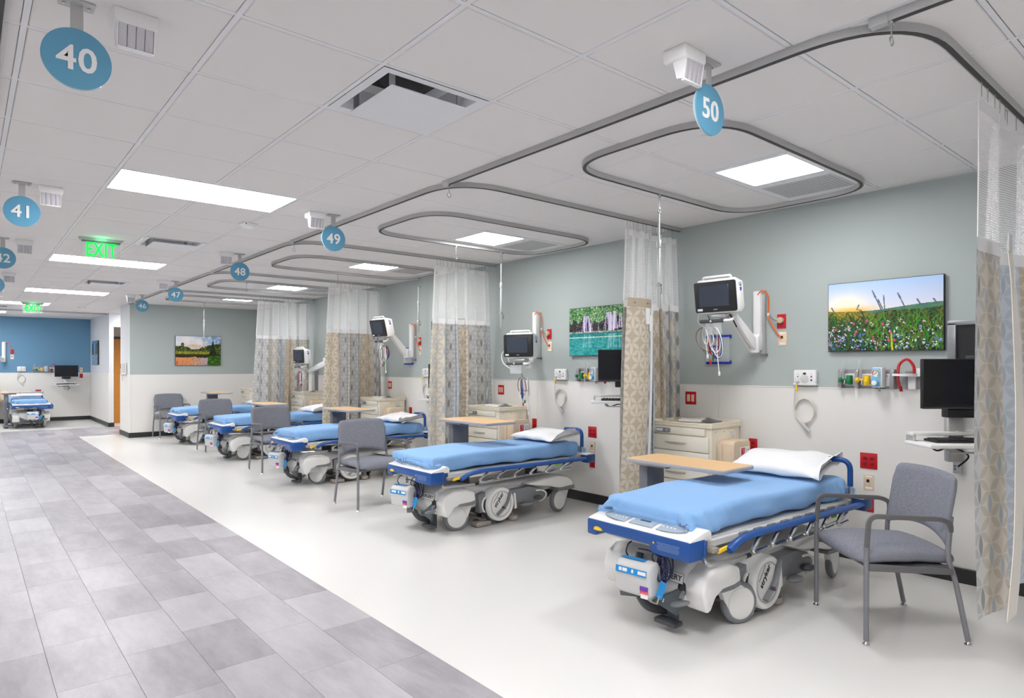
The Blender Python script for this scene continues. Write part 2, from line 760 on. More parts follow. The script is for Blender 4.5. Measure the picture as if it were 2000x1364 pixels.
# ------------------------------------------------------------------ floor
YB, YF, XL = -4.0, 21.55, -5.5
floor = MB().box(((XL + XW) / 2 + 0.6, (YB + YF) / 2, -0.06), (XW - XL + 1.8, YF - YB + 0.6, 0.112)).build('floor', M_JOINT)
floor['kind'] = 'structure'
fx = -0.899 + 0.3048 * 9            # edge between grey planks and white sheet
gx0 = fx - 0.3048 * 9
Y_END, Y_X0 = 18.62, 16.36          # far edge of the planks and start of the side strip
s = MB()
for x0, x1, y0, y1 in ((fx, XW, YB, Y_X0), (XL, gx0, YB, Y_END), (XL, XW, Y_END, YF)):
    s.box(((x0 + x1) / 2, (y0 + y1) / 2, -0.004), (x1 - x0, y1 - y0, 0.008))
s.build('vinyl_sheet', M_FLOOR, floor)
PW, PL = 0.3048, 0.6096


def plank_mesh(w, l, name='floor_plank'):
    return MB().box((0, 0, -0.004), (w - 0.0012, l - 0.0012, 0.008), 0.0006, 1)


pm = None
rest = MB()
phase = [0.13, 0.42, 0.25, 0.50, 0.567, 0.186, 0.331, 0.02, 0.45]
cells = []
for c in range(9):
    x = gx0 + PW * (c + 0.5)
    y = -4.3 + phase[c]
    while y < Y_END:
        a, b = max(y, YB), min(y + PL, Y_END)
        if b - a > 0.02:
            cells.append((x, (a + b) / 2, PW, b - a))
        y += PL
xx = fx
k = 0
while xx < 5.0:
    y = Y_X0 - 0.2 * (k % 3)
    while y < Y_END:
        a, b = max(y, Y_X0), min(y + PL, Y_END)
        if b - a > 0.02 and xx + PW / 2 < 4.9:
            cells.append((xx + PW / 2, (a + b) / 2, PW, b - a))
        y += PL
    xx += PW
    k += 1
seen = [c for c in cells if c[0] > -0.05 and c[1] > 1.1 and c[0] < 3.1]
seen.sort(key=lambda c: math.hypot(c[0], c[1]))
keep = set(seen[:298])
for c in cells:
    if c in keep:
        if abs(c[3] - PL) < 1e-6:
            if pm is None:
                o = plank_mesh(PW, PL).build('floor_plank', M_PLANK, floor, None)
                pm = o.data
            else:
                o = bpy.data.objects.new('floor_plank', pm)
                COL.objects.link(o)
                o.parent = floor
        else:
            o = plank_mesh(PW, c[3]).build('floor_plank', M_PLANK, floor, None)
        o.location = (c[0], c[1], 0)
    else:
        rest.box((c[0], c[1], -0.004), (PW - 0.0012, c[3] - 0.0012, 0.008))
rest.build('far_planks', M_PLANK, floor, None, kind='stuff')

# ------------------------------------------------------------------ ceiling
T = 0.6096
GX0, GY0 = 0.2925 * T, 0.1363 * T
ceil = MB().box(((XL + XW) / 2 + 0.6, (YB + YF) / 2, CEIL + 0.36), (XW - XL + 1.8, YF - YB + 0.6, 0.1)).build('ceiling', M_PLENUM)
ceil['kind'] = 'structure'
special = set()
AISLE = [(1, -5), (1, 1), (1, 8), (1, 15), (1, 22)]          # 2x4 lamps over the aisle (cell i, cell j)
AISLE_FAR = (0, 27)
BAY = [3, 8, 12, 17, 21]                                      # rows of the bay lamps
LEFTBAY = [-2, 3, 8, 12, 17, 21]
DIFF = [(2, 4), (2, 12), (2, 19), (0, 29)]
for i, j in AISLE + [AISLE_FAR]:
    special |= {(i, j), (i + 1, j)}
for j in BAY:
    special |= {(6, j), (7, j)}
for j in LEFTBAY:
    special |= {(-5, j), (-6, j)}
special |= {(5, 29), (6, 29)} | set(DIFF) | {(-1, 32), (0, 32)}
tiles = []
for i in range(-10, 9):
    for j in range(-7, 36):
        if (i, j) in special:
            continue
        x0, x1 = GX0 + i * T, min(GX0 + (i + 1) * T, XW)
        y0, y1 = GY0 + j * T, min(GY0 + (j + 1) * T, YF)
        if x1 - x0 < 0.05 or y1 - y0 < 0.05:
            continue
        tiles.append(((x0 + x1) / 2, (y0 + y1) / 2, x1 - x0, y1 - y0))


def tile_box(b, x, y, w, l):
    return b.box((x, y, CEIL + 0.008), (w - 0.026, l - 0.026, 0.018), 0.004, 1)


vis = [c for c in tiles if c[1] > 0.3 and c[0] > -0.7 and c[0] / c[1] < 12 and c[0] * 0.6456 + c[1] * 0.7637 > 1.6]
vis.sort(key=lambda c: math.hypot(c[0], c[1]))
keep = set(vis[:297])
rest = MB()
shared = {}
for c in tiles:
    if c in keep:
        k = (round(c[2], 3), round(c[3], 3))
        if k not in shared:
            o = tile_box(MB(), 0, 0, c[2], c[3]).build('ceiling_tile', M_TILE, ceil, None)
            shared[k] = o.data
        else:
            o = bpy.data.objects.new('ceiling_tile', shared[k])
            COL.objects.link(o)
            o.parent = ceil
        o.location = (c[0], c[1], 0)
    else:
        rest.box((c[0], c[1], CEIL + 0.008), (c[2] - 0.026, c[3] - 0.026, 0.018))
rest.build('far_ceiling_tiles', M_TILE, ceil, None, kind='stuff')
gx = [GX0 + i * T for i in range(-10, 9)]
gy = [GY0 + j * T for j in range(-7, 36)]
tb = None
for x in gx:
    if tb is None:
        o = MB().box((0, (YB + YF) / 2, CEIL + 0.004), (0.022, YF - YB, 0.008), 0.001, 1).build('ceiling_runner', M_GRID, ceil, None)
        tb = o.data
    else:
        o = bpy.data.objects.new('ceiling_runner', tb)
        COL.objects.link(o)
        o.parent = ceil
    o.location = (x, 0, 0)
lam = set()
for i, j in AISLE + [AISLE_FAR]:
    lam.add((i, j))
for j in LEFTBAY:
    lam.add((-6, j))
cross = MB()
for y in gy:
    cross.box(((XL + XW) / 2, y, CEIL + 0.0045), (XW - XL, 0.020, 0.007))
cross.build('ceiling_cross_tees', M_GRID, ceil, None, kind='stuff')
ang = MB()
ang.box((XW - 0.011, (YB + 15.4) / 2, CEIL + 0.002), (0.022, 15.4 - YB, 0.006))
ang.build('wall_angle', M_GRID, ceil, None)

# ------------------------------------------------------------------ walls
Y_P0, Y_P1, X_P = 15.40, 16.42, 2.633     # partition that closes the row of bays
Y_C, X_C = 18.52, 2.72                    # far side of the passage
ZW = 1.312


def wall(name, size, c, mat):
    o = MB().box(c, size).build(name, mat, None, None)
    o['kind'] = 'structure'
    return o


def wainscot(parent, size, c, cap=None):
    MB().box(c, size, 0.002, 1).build('wainscot_panel', M_WAINSCOT, parent, None)
    if cap:
        MB().box(cap[0], cap[1], 0.003, 1).build('wainscot_cap', M_WHITE2, parent, None)


def base(name, size, c):
    o = MB().box(c, size, 0.004, 1).build(name, M_BASE, None, None)
    o['kind'] = 'structure'


w = wall('wall_right', (0.2, Y_P0 - YB, CEIL + 0.3), (XW + 0.1, (Y_P0 + YB) / 2, (CEIL + 0.3) / 2), M_SAGE)
yp = YB
for n in range(8):
    y0, y1 = YB + n * 2.425, YB + (n + 1) * 2.425
    MB().box((XW - 0.004, (y0 + y1) / 2, ZW / 2), (0.008, y1 - y0 - 0.002, ZW - 0.004), 0.001, 1).build('wainscot_panel', M_WAINSCOT, w, None)
MB().box((XW - 0.006, (Y_P0 + YB) / 2, ZW), (0.012, Y_P0 - YB, 0.010), 0.002, 1).build('wainscot_cap', M_WHITE2, w, None)
base('baseboard_right', (0.012, Y_P0 - YB, 0.104), (XW - 0.014, (Y_P0 + YB) / 2, 0.052))

w = wall('wall_bay_end', (XW - X_P, Y_P1 - Y_P0, CEIL + 0.3), ((XW + X_P) / 2, (Y_P0 + Y_P1) / 2, (CEIL + 0.3) / 2), M_SAGE)
MB().box((X_P - 0.002, (Y_P0 + Y_P1) / 2, CEIL / 2), (0.006, Y_P1 - Y_P0 + 0.004, CEIL)).build('end_facing', M_WHITEWALL, w, None)
MB().box(((XW + X_P) / 2 + 0.01, Y_P0 - 0.004, ZW / 2), (XW - X_P - 0.03, 0.008, ZW), 0.001, 1).build('wainscot_panel', M_WAINSCOT, w, None)
MB().box((X_P - 0.008, (Y_P0 + Y_P1) / 2, ZW / 2), (0.008, Y_P1 - Y_P0 + 0.01, ZW), 0.001, 1).build('wainscot_panel', M_WAINSCOT, w, None)
MB().box((X_P + 0.006, Y_P0 - 0.007, ZW / 2), (0.035, 0.012, ZW), 0.003, 1).build('corner_guard', M_WHITE2, w, None)
base('baseboard_bay_end', (XW - X_P + 0.02, 0.012, 0.104), ((XW + X_P) / 2 - 0.01, Y_P0 - 0.014, 0.052))
base('baseboard_end_face', (0.012, Y_P1 - Y_P0 + 0.03, 0.104), (X_P - 0.018, (Y_P0 + Y_P1) / 2 - 0.005, 0.052))

w = wall('wall_far', (X_C - XL, 0.2, CEIL + 0.3), ((X_C + XL) / 2, YF + 0.1, (CEIL + 0.3) / 2), M_BLUEWALL)
MB().box(((X_C + XL) / 2, YF - 0.004, ZW / 2), (X_C - XL, 0.008, ZW), 0.001, 1).build('wainscot_panel', M_WAINSCOT, w, None)
MB().box(((X_C + XL) / 2, YF - 0.006, ZW), (X_C - XL, 0.012, 0.012), 0.002, 1).build('wainscot_cap', M_WHITE2, w, None)
base('baseboard_far', (X_C - XL, 0.012, 0.104), ((X_C + XL) / 2, YF - 0.014, 0.052))

w = wall('wall_corridor', (0.10, YF - Y_C, CEIL + 0.3), (X_C + 0.05, (YF + Y_C) / 2, (CEIL + 0.3) / 2), M_WHITEWALL)
MB().box((X_C - 0.004, (YF + Y_C) / 2, ZW / 2), (0.008, YF - Y_C, ZW), 0.001, 1).build('wainscot_panel', M_WAINSCOT, w, None)
MB().box((X_C + 0.045, Y_C - 0.006, ZW / 2), (0.112, 0.012, ZW), 0.001, 1).build('wainscot_panel', M_WAINSCOT, w, None)
MB().box((X_C + 1.4, Y_C + 0.06, 2.46 + 0.33), (2.598, 0.1, 0.66)).build('header', M_WHITEWALL, w, None)
base('baseboard_corridor', (0.012, YF - Y_C + 0.02, 0.104), (X_C - 0.014, (YF + Y_C) / 2 - 0.01, 0.052))
base('baseboard_corner', (0.13, 0.012, 0.104), (X_C + 0.045, Y_C - 0.018, 0.052))
M_TAN = pbr('recess_shade_tan', (186, 172, 160), 0.7)  # tan puts the shade inside the recess into the wall colour
w = wall('wall_recess', (2.4, 0.1, CEIL + 0.3), (X_C + 1.3, 19.75, (CEIL + 0.3) / 2), M_TAN)
wall('wall_passage_end', (0.1, 3.4, CEIL + 0.3), (XW, 18.1, (CEIL + 0.3) / 2), M_WHITEWALL)
d = MB().box((3.46, 19.66, 1.10), (0.92, 0.045, 2.20), 0.002, 1).build('door_1', M_DOORWOOD, None, None)
d['kind'] = 'structure'
f = MB()
for x in (2.96, 3.96):
    f.box((x, 19.665, 1.13), (0.06, 0.07, 2.26), 0.004, 1)
f.box((3.46, 19.665, 2.235), (1.06, 0.07, 0.06), 0.004, 1)
f.build('door_frame', M_DFRAME, d, None)
MB().cyl((3.80, 19.63, 1.0), (3.80, 19.56, 1.0), 0.012).tube(fillet([(3.80, 19.57, 1.0), (3.70, 19.565, 1.0), (3.68, 19.57, 1.0)], 0.01), 0.009).build('door_handle', M_STEEL, d)
for z in (0.35, 1.1, 1.9):
    MB().cyl((2.995, 19.632, z - 0.05), (2.995, 19.632, z + 0.05), 0.008).build('door_hinge', M_STEEL, d)
wall('wall_left', (0.2, YF - YB, CEIL + 0.3), (XL - 0.1, (YF + YB) / 2, (CEIL + 0.3) / 2), M_WHITEWALL)
wall('wall_back', (XW - XL, 0.2, CEIL + 0.3), ((XL + XW) / 2, YB - 0.1, (CEIL + 0.3) / 2), M_WHITEWALL)


# ------------------------------------------------------------------ ceiling lamps
def lamp(i, j, nx, label, lens=None, grille=False):
    x0, x1 = GX0 + i * T, GX0 + (i + nx) * T
    y0, y1 = GY0 + j * T, GY0 + (j + 1) * T
    t = thing('ceiling_lamp', label, 'ceiling light', ((x0 + x1) / 2, (y0 + y1) / 2, CEIL - 0.002), 0, 'recessed ceiling lamps')
    w, l = x1 - x0 - 0.024, y1 - y0 - 0.024
    f = MB()
    if lens is None:
        lx0, lx1, lw = -w / 2 + 0.004, w / 2 - 0.004, l - 0.012
    else:
        lx0, lx1, lw = -w / 2 + 0.05, -w / 2 + 0.05 + lens, l - 0.09
    # frame as four bars (and the plate beside the lens)
    f.box(((lx0 - w / 2) / 2, 0, 0.008), (lx0 + w / 2, l, 0.02))
    f.box(((lx1 + w / 2) / 2, 0, 0.008), (w / 2 - lx1, l, 0.02))
    for sy in (-1, 1):
        f.box(((lx0 + lx1) / 2, sy * (l / 2 + lw / 2) / 2, 0.008), (lx1 - lx0, l / 2 - lw / 2, 0.02))
    f.build('frame', M_GRID, t, None)
    MB().box(((lx0 + lx1) / 2, 0, 0.004), (lx1 - lx0, lw, 0.012)).build('lens', M_LAMP, t, None)
    if lens is None:
        for yy in (-0.5, 0.5):
            MB().box(((lx0 + lx1) / 2, yy * lw / 3, -0.0025), (lx1 - lx0, 0.006, 0.002)).build('lens_rib', M_WHITE, t, None)
    if grille:
        g = MB().box((0.26, 0, -0.0035), (0.40, 0.50, 0.003), 0.001, 1).build('return_grille', pbr('grille', (196, 196, 196), 0.5), t, None)
        M_GRSLOT = pbr('grille_slot', (150, 150, 152), 0.6)
        h = MB()
        for a in range(24):
            for b in range(18):
                h.box((0.085 + a * 0.0152, -0.225 + b * 0.0265, -0.0055), (0.006, 0.012, 0.0008))
        h.build('grille_slots', M_GRSLOT, g, None, kind='stuff')
    return t


for (i, j), lab in zip(AISLE + [AISLE_FAR], [
        'long recessed ceiling lamp over the aisle far behind the viewpoint',
        'long recessed ceiling lamp over the aisle just above the viewpoint',
        'largest long recessed ceiling lamp, over the aisle before the first exit sign',
        'long recessed ceiling lamp right behind the nearest green exit sign',
        'long recessed ceiling lamp just before the farther exit sign with arrows',
        'long recessed ceiling lamp partly hidden by the farther exit sign']):
    lamp(i, j, 2, lab)
for j, sgn in zip(BAY, (50, 49, 48, 47, 46)):
    lamp(6, j, 2, 'square ceiling lamp with perforated grille inside the oval track behind sign %d' % sgn, 0.50, True)
for n, j in enumerate(LEFTBAY):
    lamp(-6, j, 2, '%s recessed lamp over the opposite row of bays, outside the frame' % ('first', 'second', 'third', 'fourth', 'fifth', 'sixth')[n], 0.50, True)['group'] = 'lamps over the opposite bays'
lamp(5, 29, 2, 'added unseen lamp brightening the side passage, behind the partition')  # added out of view to brighten the passage and its door
lamp(-1, 32, 2, 'small bright ceiling lamp just in front of the blue wall')


# ------------------------------------------------------------------ square plaque diffusers
def diffuser(i, j, label):
    x, y = GX0 + (i + 0.5) * T, GY0 + (j + 0.5) * T
    t = thing('air_diffuser', label, 'air vent', (x, y, CEIL - 0.002), 0, 'square ceiling diffusers')
    w = T - 0.024
    f = MB()
    prof = [(w / 2, 0.0), (w / 2 - 0.045, 0.002), (w / 2 - 0.055, 0.03), (w / 2 - 0.085, 0.10), (0.14, 0.11)]
    for (a, za), (b, zb) in zip(prof[:-1], prof[1:]):
        V = []
        for r, z in ((a, za), (b, zb)):
            V += [(-r, -r, z), (r, -r, z), (r, r, z), (-r, r, z)]
        f.raw(V, [(k, (k + 1) % 4, 4 + (k + 1) % 4, 4 + k) for k in range(4)])
    f.build('pan', M_GRID, t, None)
    MB().cyl((0, 0, 0.112), (0, 0, 0.26), 0.14, n=24).build('duct_collar', M_BLACK, t)
    MB().box((0, 0, -0.026), (0.415, 0.415, 0.006), 0.002, 1).build('plaque', M_GRID, t, None)
    for sx in (-1, 1):
        for sy in (-1, 1):
            MB().box((sx * 0.19, sy * 0.18, 0.035), (0.03, 0.006, 0.12)).build('hanger', M_ALU, t, None)


diffuser(2, 4, 'large square air diffuser with dropped face plate, the nearest one')
diffuser(2, 12, 'square air diffuser to the right of the nearest exit sign')
diffuser(2, 19, 'square air diffuser between two long lamps, left of signs 46 and 47')
diffuser(0, 29, 'far square air diffuser just right of the second exit sign')


# ------------------------------------------------------------------ curtain tracks
XT = 2.615
YD = [0.86, 3.685, 6.50, 9.34, 12.15]           # lines of the five bay dividers
TRK = [(-0.017, 0.0), (0.017, 0.0), (0.017, 0.036), (-0.017, 0.036)]
SLT = [(-0.011, -0.0015), (0.011, -0.0015), (0.011, 0.004), (-0.011, 0.004)]
ZT = CEIL - 0.034


def track(name, label, paths, closed=False, joints=()):
    b, s = MB(), MB()
    for p in paths:
        b.sweep(p, TRK, closed, (0, 0, 1))
        s.sweep(p, SLT, closed, (0, 0, 1))
    o = b.build(name, M_TRACK, None, 30)
    props(o, label, 'curtain track' if 'curtain' in name else 'ceiling track')
    s.build('slot', M_SLOT, o, 30)
    for q, ang in joints:
        MB().box((0, 0, 0), (0.042, 0.07, 0.042), 0.003, 1, Matrix.Rotation(ang, 4, 'Z')).build('splice', M_ALU, o, None, q)
    return o


sgn = [50, 49, 48, 47, 46]
for k, y in enumerate(YD):
    far = (YD[k + 1] + 0.12) if k < 4 else Y_P0 - 0.01
    pts = fillet([(XT, far, ZT), (XT, y, ZT), (XW - 0.012, y, ZT)], 0.42, 12)
    lab = ['grey ceiling curtain track bending around the front of the bay under sign 50',
           'grey ceiling curtain track bending into the divider between signs 50 and 49',
           'grey ceiling curtain track bending into the divider between signs 49 and 48',
           'grey ceiling curtain track bending into the divider between signs 48 and 47',
           'grey ceiling curtain track bending into the divider between signs 47 and 46'][k]
    o = track('curtain_track', lab, [pts], False, [((XT, far, ZT + 0.018), 0)] if k < 4 else ())
    o['group'] = 'curtain tracks around the bays'
o = track('curtain_track', 'short straight end of grey curtain track at the top edge above the nearest bay', [[(XT + 0.02, -2.5, ZT), (XT + 0.02, 0.98, ZT)]], False, [((XT + 0.02, 0.97, ZT + 0.018), 0)])
o['group'] = 'curtain tracks around the bays'
o = track('curtain_track', 'grey ceiling track at the upper left corner beside sign 40', [[(0.10, -2.0, ZT), (0.10, 17.6, ZT)]], False, [((0.10, 3.6, ZT + 0.018), 0)])
o['group'] = 'curtain tracks around the bays'
o = track('curtain_track', 'thin grey ceiling track crossing in front of the blue wall', [[(-3.0, 18.75, ZT), (X_C - 0.01, 18.75, ZT)]])
o['group'] = 'curtain tracks around the bays'

OVC = [(4.0, 2.43), (4.0, 5.10), (4.0, 7.90), (4.0, 10.74), (3.98, 13.45)]
for k, (x, y) in enumerate(OVC):
    hx, hy = 1.03, 0.555
    pts = fillet([(x - hx, y - hy, ZT), (x + hx, y - hy, ZT), (x + hx, y + hy, ZT), (x - hx, y + hy, ZT)], 0.36, 10, True)
    o = track('oval_pole_track', 'oval grey ceiling track for the drip pole in the bay behind sign %d' % sgn[k], [pts], True)
    o['group'] = 'oval pole tracks'


# ------------------------------------------------------------------ drip poles and bare hooks on the oval tracks
def track_hook(z0=ZT, drop=0.11):
    b = MB()
    b.cyl((0, 0, z0 + 0.003), (0, 0, z0 - 0.012), 0.012, n=10)
    b.cyl((0, 0, z0 - 0.01), (0, 0, z0 - drop), 0.003, n=6)
    ring = [(0.016 * math.sin(a), 0, z0 - drop - 0.014 + 0.016 * math.cos(a)) for a in np.linspace(0, 2 * PI * 0.9, 14)]
    b.tube(ring, 0.0028, 5)
    return b


def iv_pole(x, y, zb, label):
    t = thing('drip_pole', label, 'pole', (x, y, 0), R(20), 'ceiling hung drip poles')
    track_hook().build('hanger', M_STEEL, t)
    h = track_hook()
    h.build('hanger', M_STEEL, t, 38, (0.032, 0.0, 0))
    MB().sphere((0.0, 0, ZT - 0.135), 0.014).cyl((0, 0, ZT - 0.135), (0, 0, ZT - 0.36), 0.008).build('upper_rod', M_ALU, t)
    MB().cyl((0, 0, ZT - 0.34), (0, 0, ZT - 0.40), 0.019, bev=0.003).build('collar', M_ALU, t)
    MB().cyl((0, 0, ZT - 0.36), (0, 0, zb), 0.0125, bev=0.002).build('lower_tube', M_ALU, t)
    hk = [(0.012, 0, zb + 0.16), (0.045, 0, zb + 0.155), (0.06, 0, zb + 0.12), (0.045, 0, zb + 0.10), (0.034, 0, zb + 0.115)]
    b = MB().tube(spline(hk, 6), 0.0045, 6).cyl((-0.016, 0, zb + 0.162), (0.016, 0, zb + 0.162), 0.017, n=10)
    b.sphere((0.034, 0, zb + 0.118), 0.008, 8)
    b.build('bag_hook', M_STEEL, t)


iv_pole(3.96, 2.985, 1.93, 'steel drip pole hanging before the curtain between signs 50 and 49')
iv_pole(4.62, 5.655, 1.92, 'steel drip pole hanging before the curtain between signs 49 and 48')
iv_pole(5.03, 8.05, 1.98, 'steel drip pole hanging by the tilted monitor between curtains, third from the front')
iv_pole(3.70, 14.005, 1.86, 'steel drip pole hanging before the lake picture on the end wall')
for (x, y), lab in zip([(4.0, 5.655), (3.98, 8.455), (3.3, 10.185)],
                       ['bare steel hook hanging from the oval track behind sign 49',
                        'bare steel hook hanging from the oval track behind sign 48',
                        'bare steel hook hanging from the oval track behind sign 47']):
    o = track_hook().build('track_hook', M_STEEL, None, 38, (x, y, 0))
    props(o, lab, 'hook', 'bare track hooks')


for (x, y), lab in zip([(2.635, 0.93), (XT, 3.78), (XT, 6.59)], ['the nearest track joint at the top of the frame', 'the track joint between signs 50 and 49', 'the track joint between signs 49 and 48']):
    o = track_hook(ZT, 0.06).build('end_hook', M_STEEL, None, 38, (x, y, 0))
    props(o, 'small steel hook dangling at ' + lab, 'hook', 'hooks at the track joints')


# ------------------------------------------------------------------ cubicle curtains
def curtain(label, Y0, xa, xb, seed, uo=0.0, n=6.0, zb=0.385, flat_first=True, snaps=False):
    rnd = random.Random(seed)
    t = thing('cubicle_curtain', label, 'curtain', (0, Y0, 0), 0, 'leaf print cubicle curtains')
    ph = rnd.uniform(0, 6)
    ph2 = rnd.uniform(0, 6)
    z1, z2, z3 = 2.695, 2.055, 2.012

    def plan(p, z):
        k = (z1 - z) / (z1 - zb)                       # 0 top, 1 bottom
        w = p - 0.0
        x = xa + (xb - xa) * (p ** (1.0 if not flat_first else 1.12))
        x -= (0.05 + 0.14 * k) * (1 - p) ** 1.5
        # pleats: flat leading panel, tighter toward the wall
        env = min(1.0, max(0.15, (p - 0.05) / 0.30)) if flat_first else 1.0
        amp = (0.036 + 0.060 * min(1, k * 1.6)) * env
        wob = 0.35 * math.sin(2.2 * PI * p + ph2)
        a = 2 * PI * n * (p + 0.02 * k * math.sin(5 * p + ph)) + ph + wob
        y = amp * math.sin(a) + 0.012 * math.sin(2.3 * a + ph2) * env
        x += 0.030 * math.sin(2 * a) * env
        x += 0.010 * k * math.sin(4 * k + 9 * p + ph)
        y += 0.02 * k * math.sin(3 * k + 5 * p)
        y -= 0.05 * (1 - p) ** 2 * k
        y += 0.045 * min(1.0, p / 0.4)
        return Vector((x, y, z))

    # cloth length along the folds
    arc = [0.0]
    for q in range(460):
        arc.append(arc[-1] + (plan((q + 1) / 460, 1.3) - plan(q / 460, 1.3)).length)

    def length(p):
        return arc[min(460, int(round(p * 460)))]

    def fabric(a, b):
        z = zb + (z3 - zb) * b
        v = plan(a, z)
        v.z += 0.012 * math.sin(9 * a + ph) * (1 - b)
        return v
    grid_mesh('fabric_panel', fabric, 230, 34, lambda a, b: (length(a) + uo, zb + (z3 - zb) * b), M_CURTAIN, t)

    def net(a, b):
        return plan(a, z2 + (z1 - 0.05 - z2) * b)
    grid_mesh('net_header', net, 230, 10, lambda a, b: (length(a), (z1 - 0.05 - z2) * b), M_NET, t)

    def strip(za, zb_, off):
        def f(a, b):
            v = plan(a, za + (zb_ - za) * b)
            v.y -= off
            return v
        return f
    grid_mesh('lower_band', strip(z3 - 0.012, z2 + 0.006, 0.003), 230, 2, None, M_BAND, t)
    grid_mesh('top_tape', strip(z1 - 0.055, z1, 0.003), 230, 2, None, M_BAND, t)

    def edge(p0, p1, za, zb_, w):
        V = []
        N = 14
        for k in range(N + 1):
            z = za + (zb_ - za) * k / N
            c = plan(p0, z)
            c.y -= 0.004
            V += [(c.x - w / 2, c.y - 0.002, z), (c.x + w / 2, c.y - 0.002, z), (c.x + w / 2, c.y + 0.002, z), (c.x - w / 2, c.y + 0.002, z)]
        F = []
        for k in range(N):
            for q in range(4):
                F.append((4 * k + q, 4 * k + (q + 1) % 4, 4 * k + 4 + (q + 1) % 4, 4 * k + 4 + q))
        return MB().raw(V, F)
    edge(0.002, 0, z1, z2, 0.016).build('net_hem', M_BAND, t)
    edge(0.998, 0, z1, z2, 0.012).build('net_hem', M_BAND, t)
    hooks = 15
    hk = None
    for k in range(hooks):
        p = (k + 0.4) / hooks
        v = plan(p, z1 - 0.012)
        xx = v.x * 0.75 + (xa + (xb - xa) * p) * 0.25
        if hk is None:
            hb = MB().tube([(0, 0, 0), (0, 0, -0.055)], 0.0022, 5)
            hb.box((0, 0, 0.004), (0.014, 0.010, 0.010))
            hb.tube([(0, 0, -0.05), (0.006, 0, -0.062), (0, 0, -0.072), (-0.006, 0, -0.062)], 0.0018, 4)
            o = hb.build('carrier_hook', M_STEEL, t)
            hk = o.data
        else:
            o = bpy.data.objects.new('carrier_hook', hk)
            COL.objects.link(o)
            o.parent = t
        o.location = (xx, v.y * 0.3, ZT + 0.002)
    return t, plan


cA, planA = curtain('nearest leaf print curtain with white net top, cut by the right edge of the frame', YD[0], 3.50, 5.15, 3, 1.03, 3.0)
cB, planB = curtain('leaf print curtain with tan folded edge and net top between signs 50 and 49', YD[1], 4.46, 5.17, 5, 0.81)
cC, planC = curtain('leaf print curtain with net top hanging between the 49 and 48 bays', YD[2], 4.34, 5.17, 9, 1.15)
cD, planD = curtain('leaf print curtain with net top hanging between the 48 and 47 bays', YD[3], 4.30, 5.17, 12, 0.434)
cE, planE = curtain('farthest leaf print curtain with net top, in front of the last bay', YD[4], 4.20, 5.17, 16, 0.81)


def ribbon(name, pts, widths, mat, parent, axis=(1, 0, 0), th=0.003):
    A = Vector(axis)
    V, F = [], []
    for p, w in zip(pts, widths):
        p = Vector(p)
        V += [p - A * w / 2, p + A * w / 2, p + A * w / 2 + Vector((0, th, 0)), p - A * w / 2 + Vector((0, th, 0))]
    for k in range(len(pts) - 1):
        for q in range(4):
            F.append((4 * k + q, 4 * k + (q + 1) % 4, 4 * k + 4 + (q + 1) % 4, 4 * k + 4 + q))
    return MB().raw([tuple(v) for v in V], F).build(name, mat, parent, 60)


# curtain A: turned-back white edge and snap tape
ribbon('turned_edge', spline([(3.55, -0.085, 2.04), (3.56, -0.10, 1.85), (3.545, -0.12, 1.5), (3.53, -0.13, 1.1), (3.49, -0.13, 0.7), (3.44, -0.12, 0.40)], 5),
       [0.05 + 0.008 * math.sin(k * 0.9) + 0.10 * min(1, k / 14) for k in range(26)], m_cloth('turned_lining', (226, 220, 210)), cA)
MB().box((3.535, -0.092, 2.03), (0.055, 0.006, 0.075), 0.002, 1).build('snap_tab', M_GREYW, cA)
MB().box((3.555, -0.105, 1.88), (0.022, 0.004, 0.09), 0.001, 1).build('snap_tab', M_CLEAR, cA)
# curtain B: folded-over tan panel with snap band and care labels
fold = lambda a, b: Vector((4.30 + 0.33 * a - 0.13 * (1 - b) * (1 - 0.3 * a) + 0.008 * math.sin(6 * b + 5 * a), -0.115 - 0.03 * math.sin(PI * a) - 0.02 * (1 - b), 0.385 + (2.03 - 0.385) * b))
grid_mesh('folded_panel', fold, 30, 24, lambda a, b: (a * 0.40 - 20.0 + 0.005, b * 1.645 + 0.08), M_CURTAIN, cB)
f2 = lambda a, b: fold(a, 1.0) + Vector((0, -0.004, -0.035 + 0.075 * b))
grid_mesh('snap_band', f2, 12, 2, None, pbr('tan_band', (186, 172, 150), 0.7), cB)
for a in (0.2, 0.72):
    p = fold(a, 1.0)
    MB().cyl((p.x, p.y - 0.004, p.z), (p.x, p.y - 0.012, p.z), 0.008, n=10).build('snap', M_STEEL, cB)
p = fold(0.85, 0.97)
MB().box((p.x - 0.03, p.y - 0.012, p.z - 0.06), (0.06, 0.002, 0.14)).build('care_label', M_PAPER, cB)
MB().box((p.x + 0.005, p.y - 0.015, p.z - 0.12), (0.03, 0.002, 0.14)).build('care_label', M_PAPER, cB)
ribbon('fold_hem', [tuple(fold(1.0, 1 - k / 12) + Vector((0.012, -0.004, 0))) for k in range(13)], [0.028] * 13, M_BAND, cB)


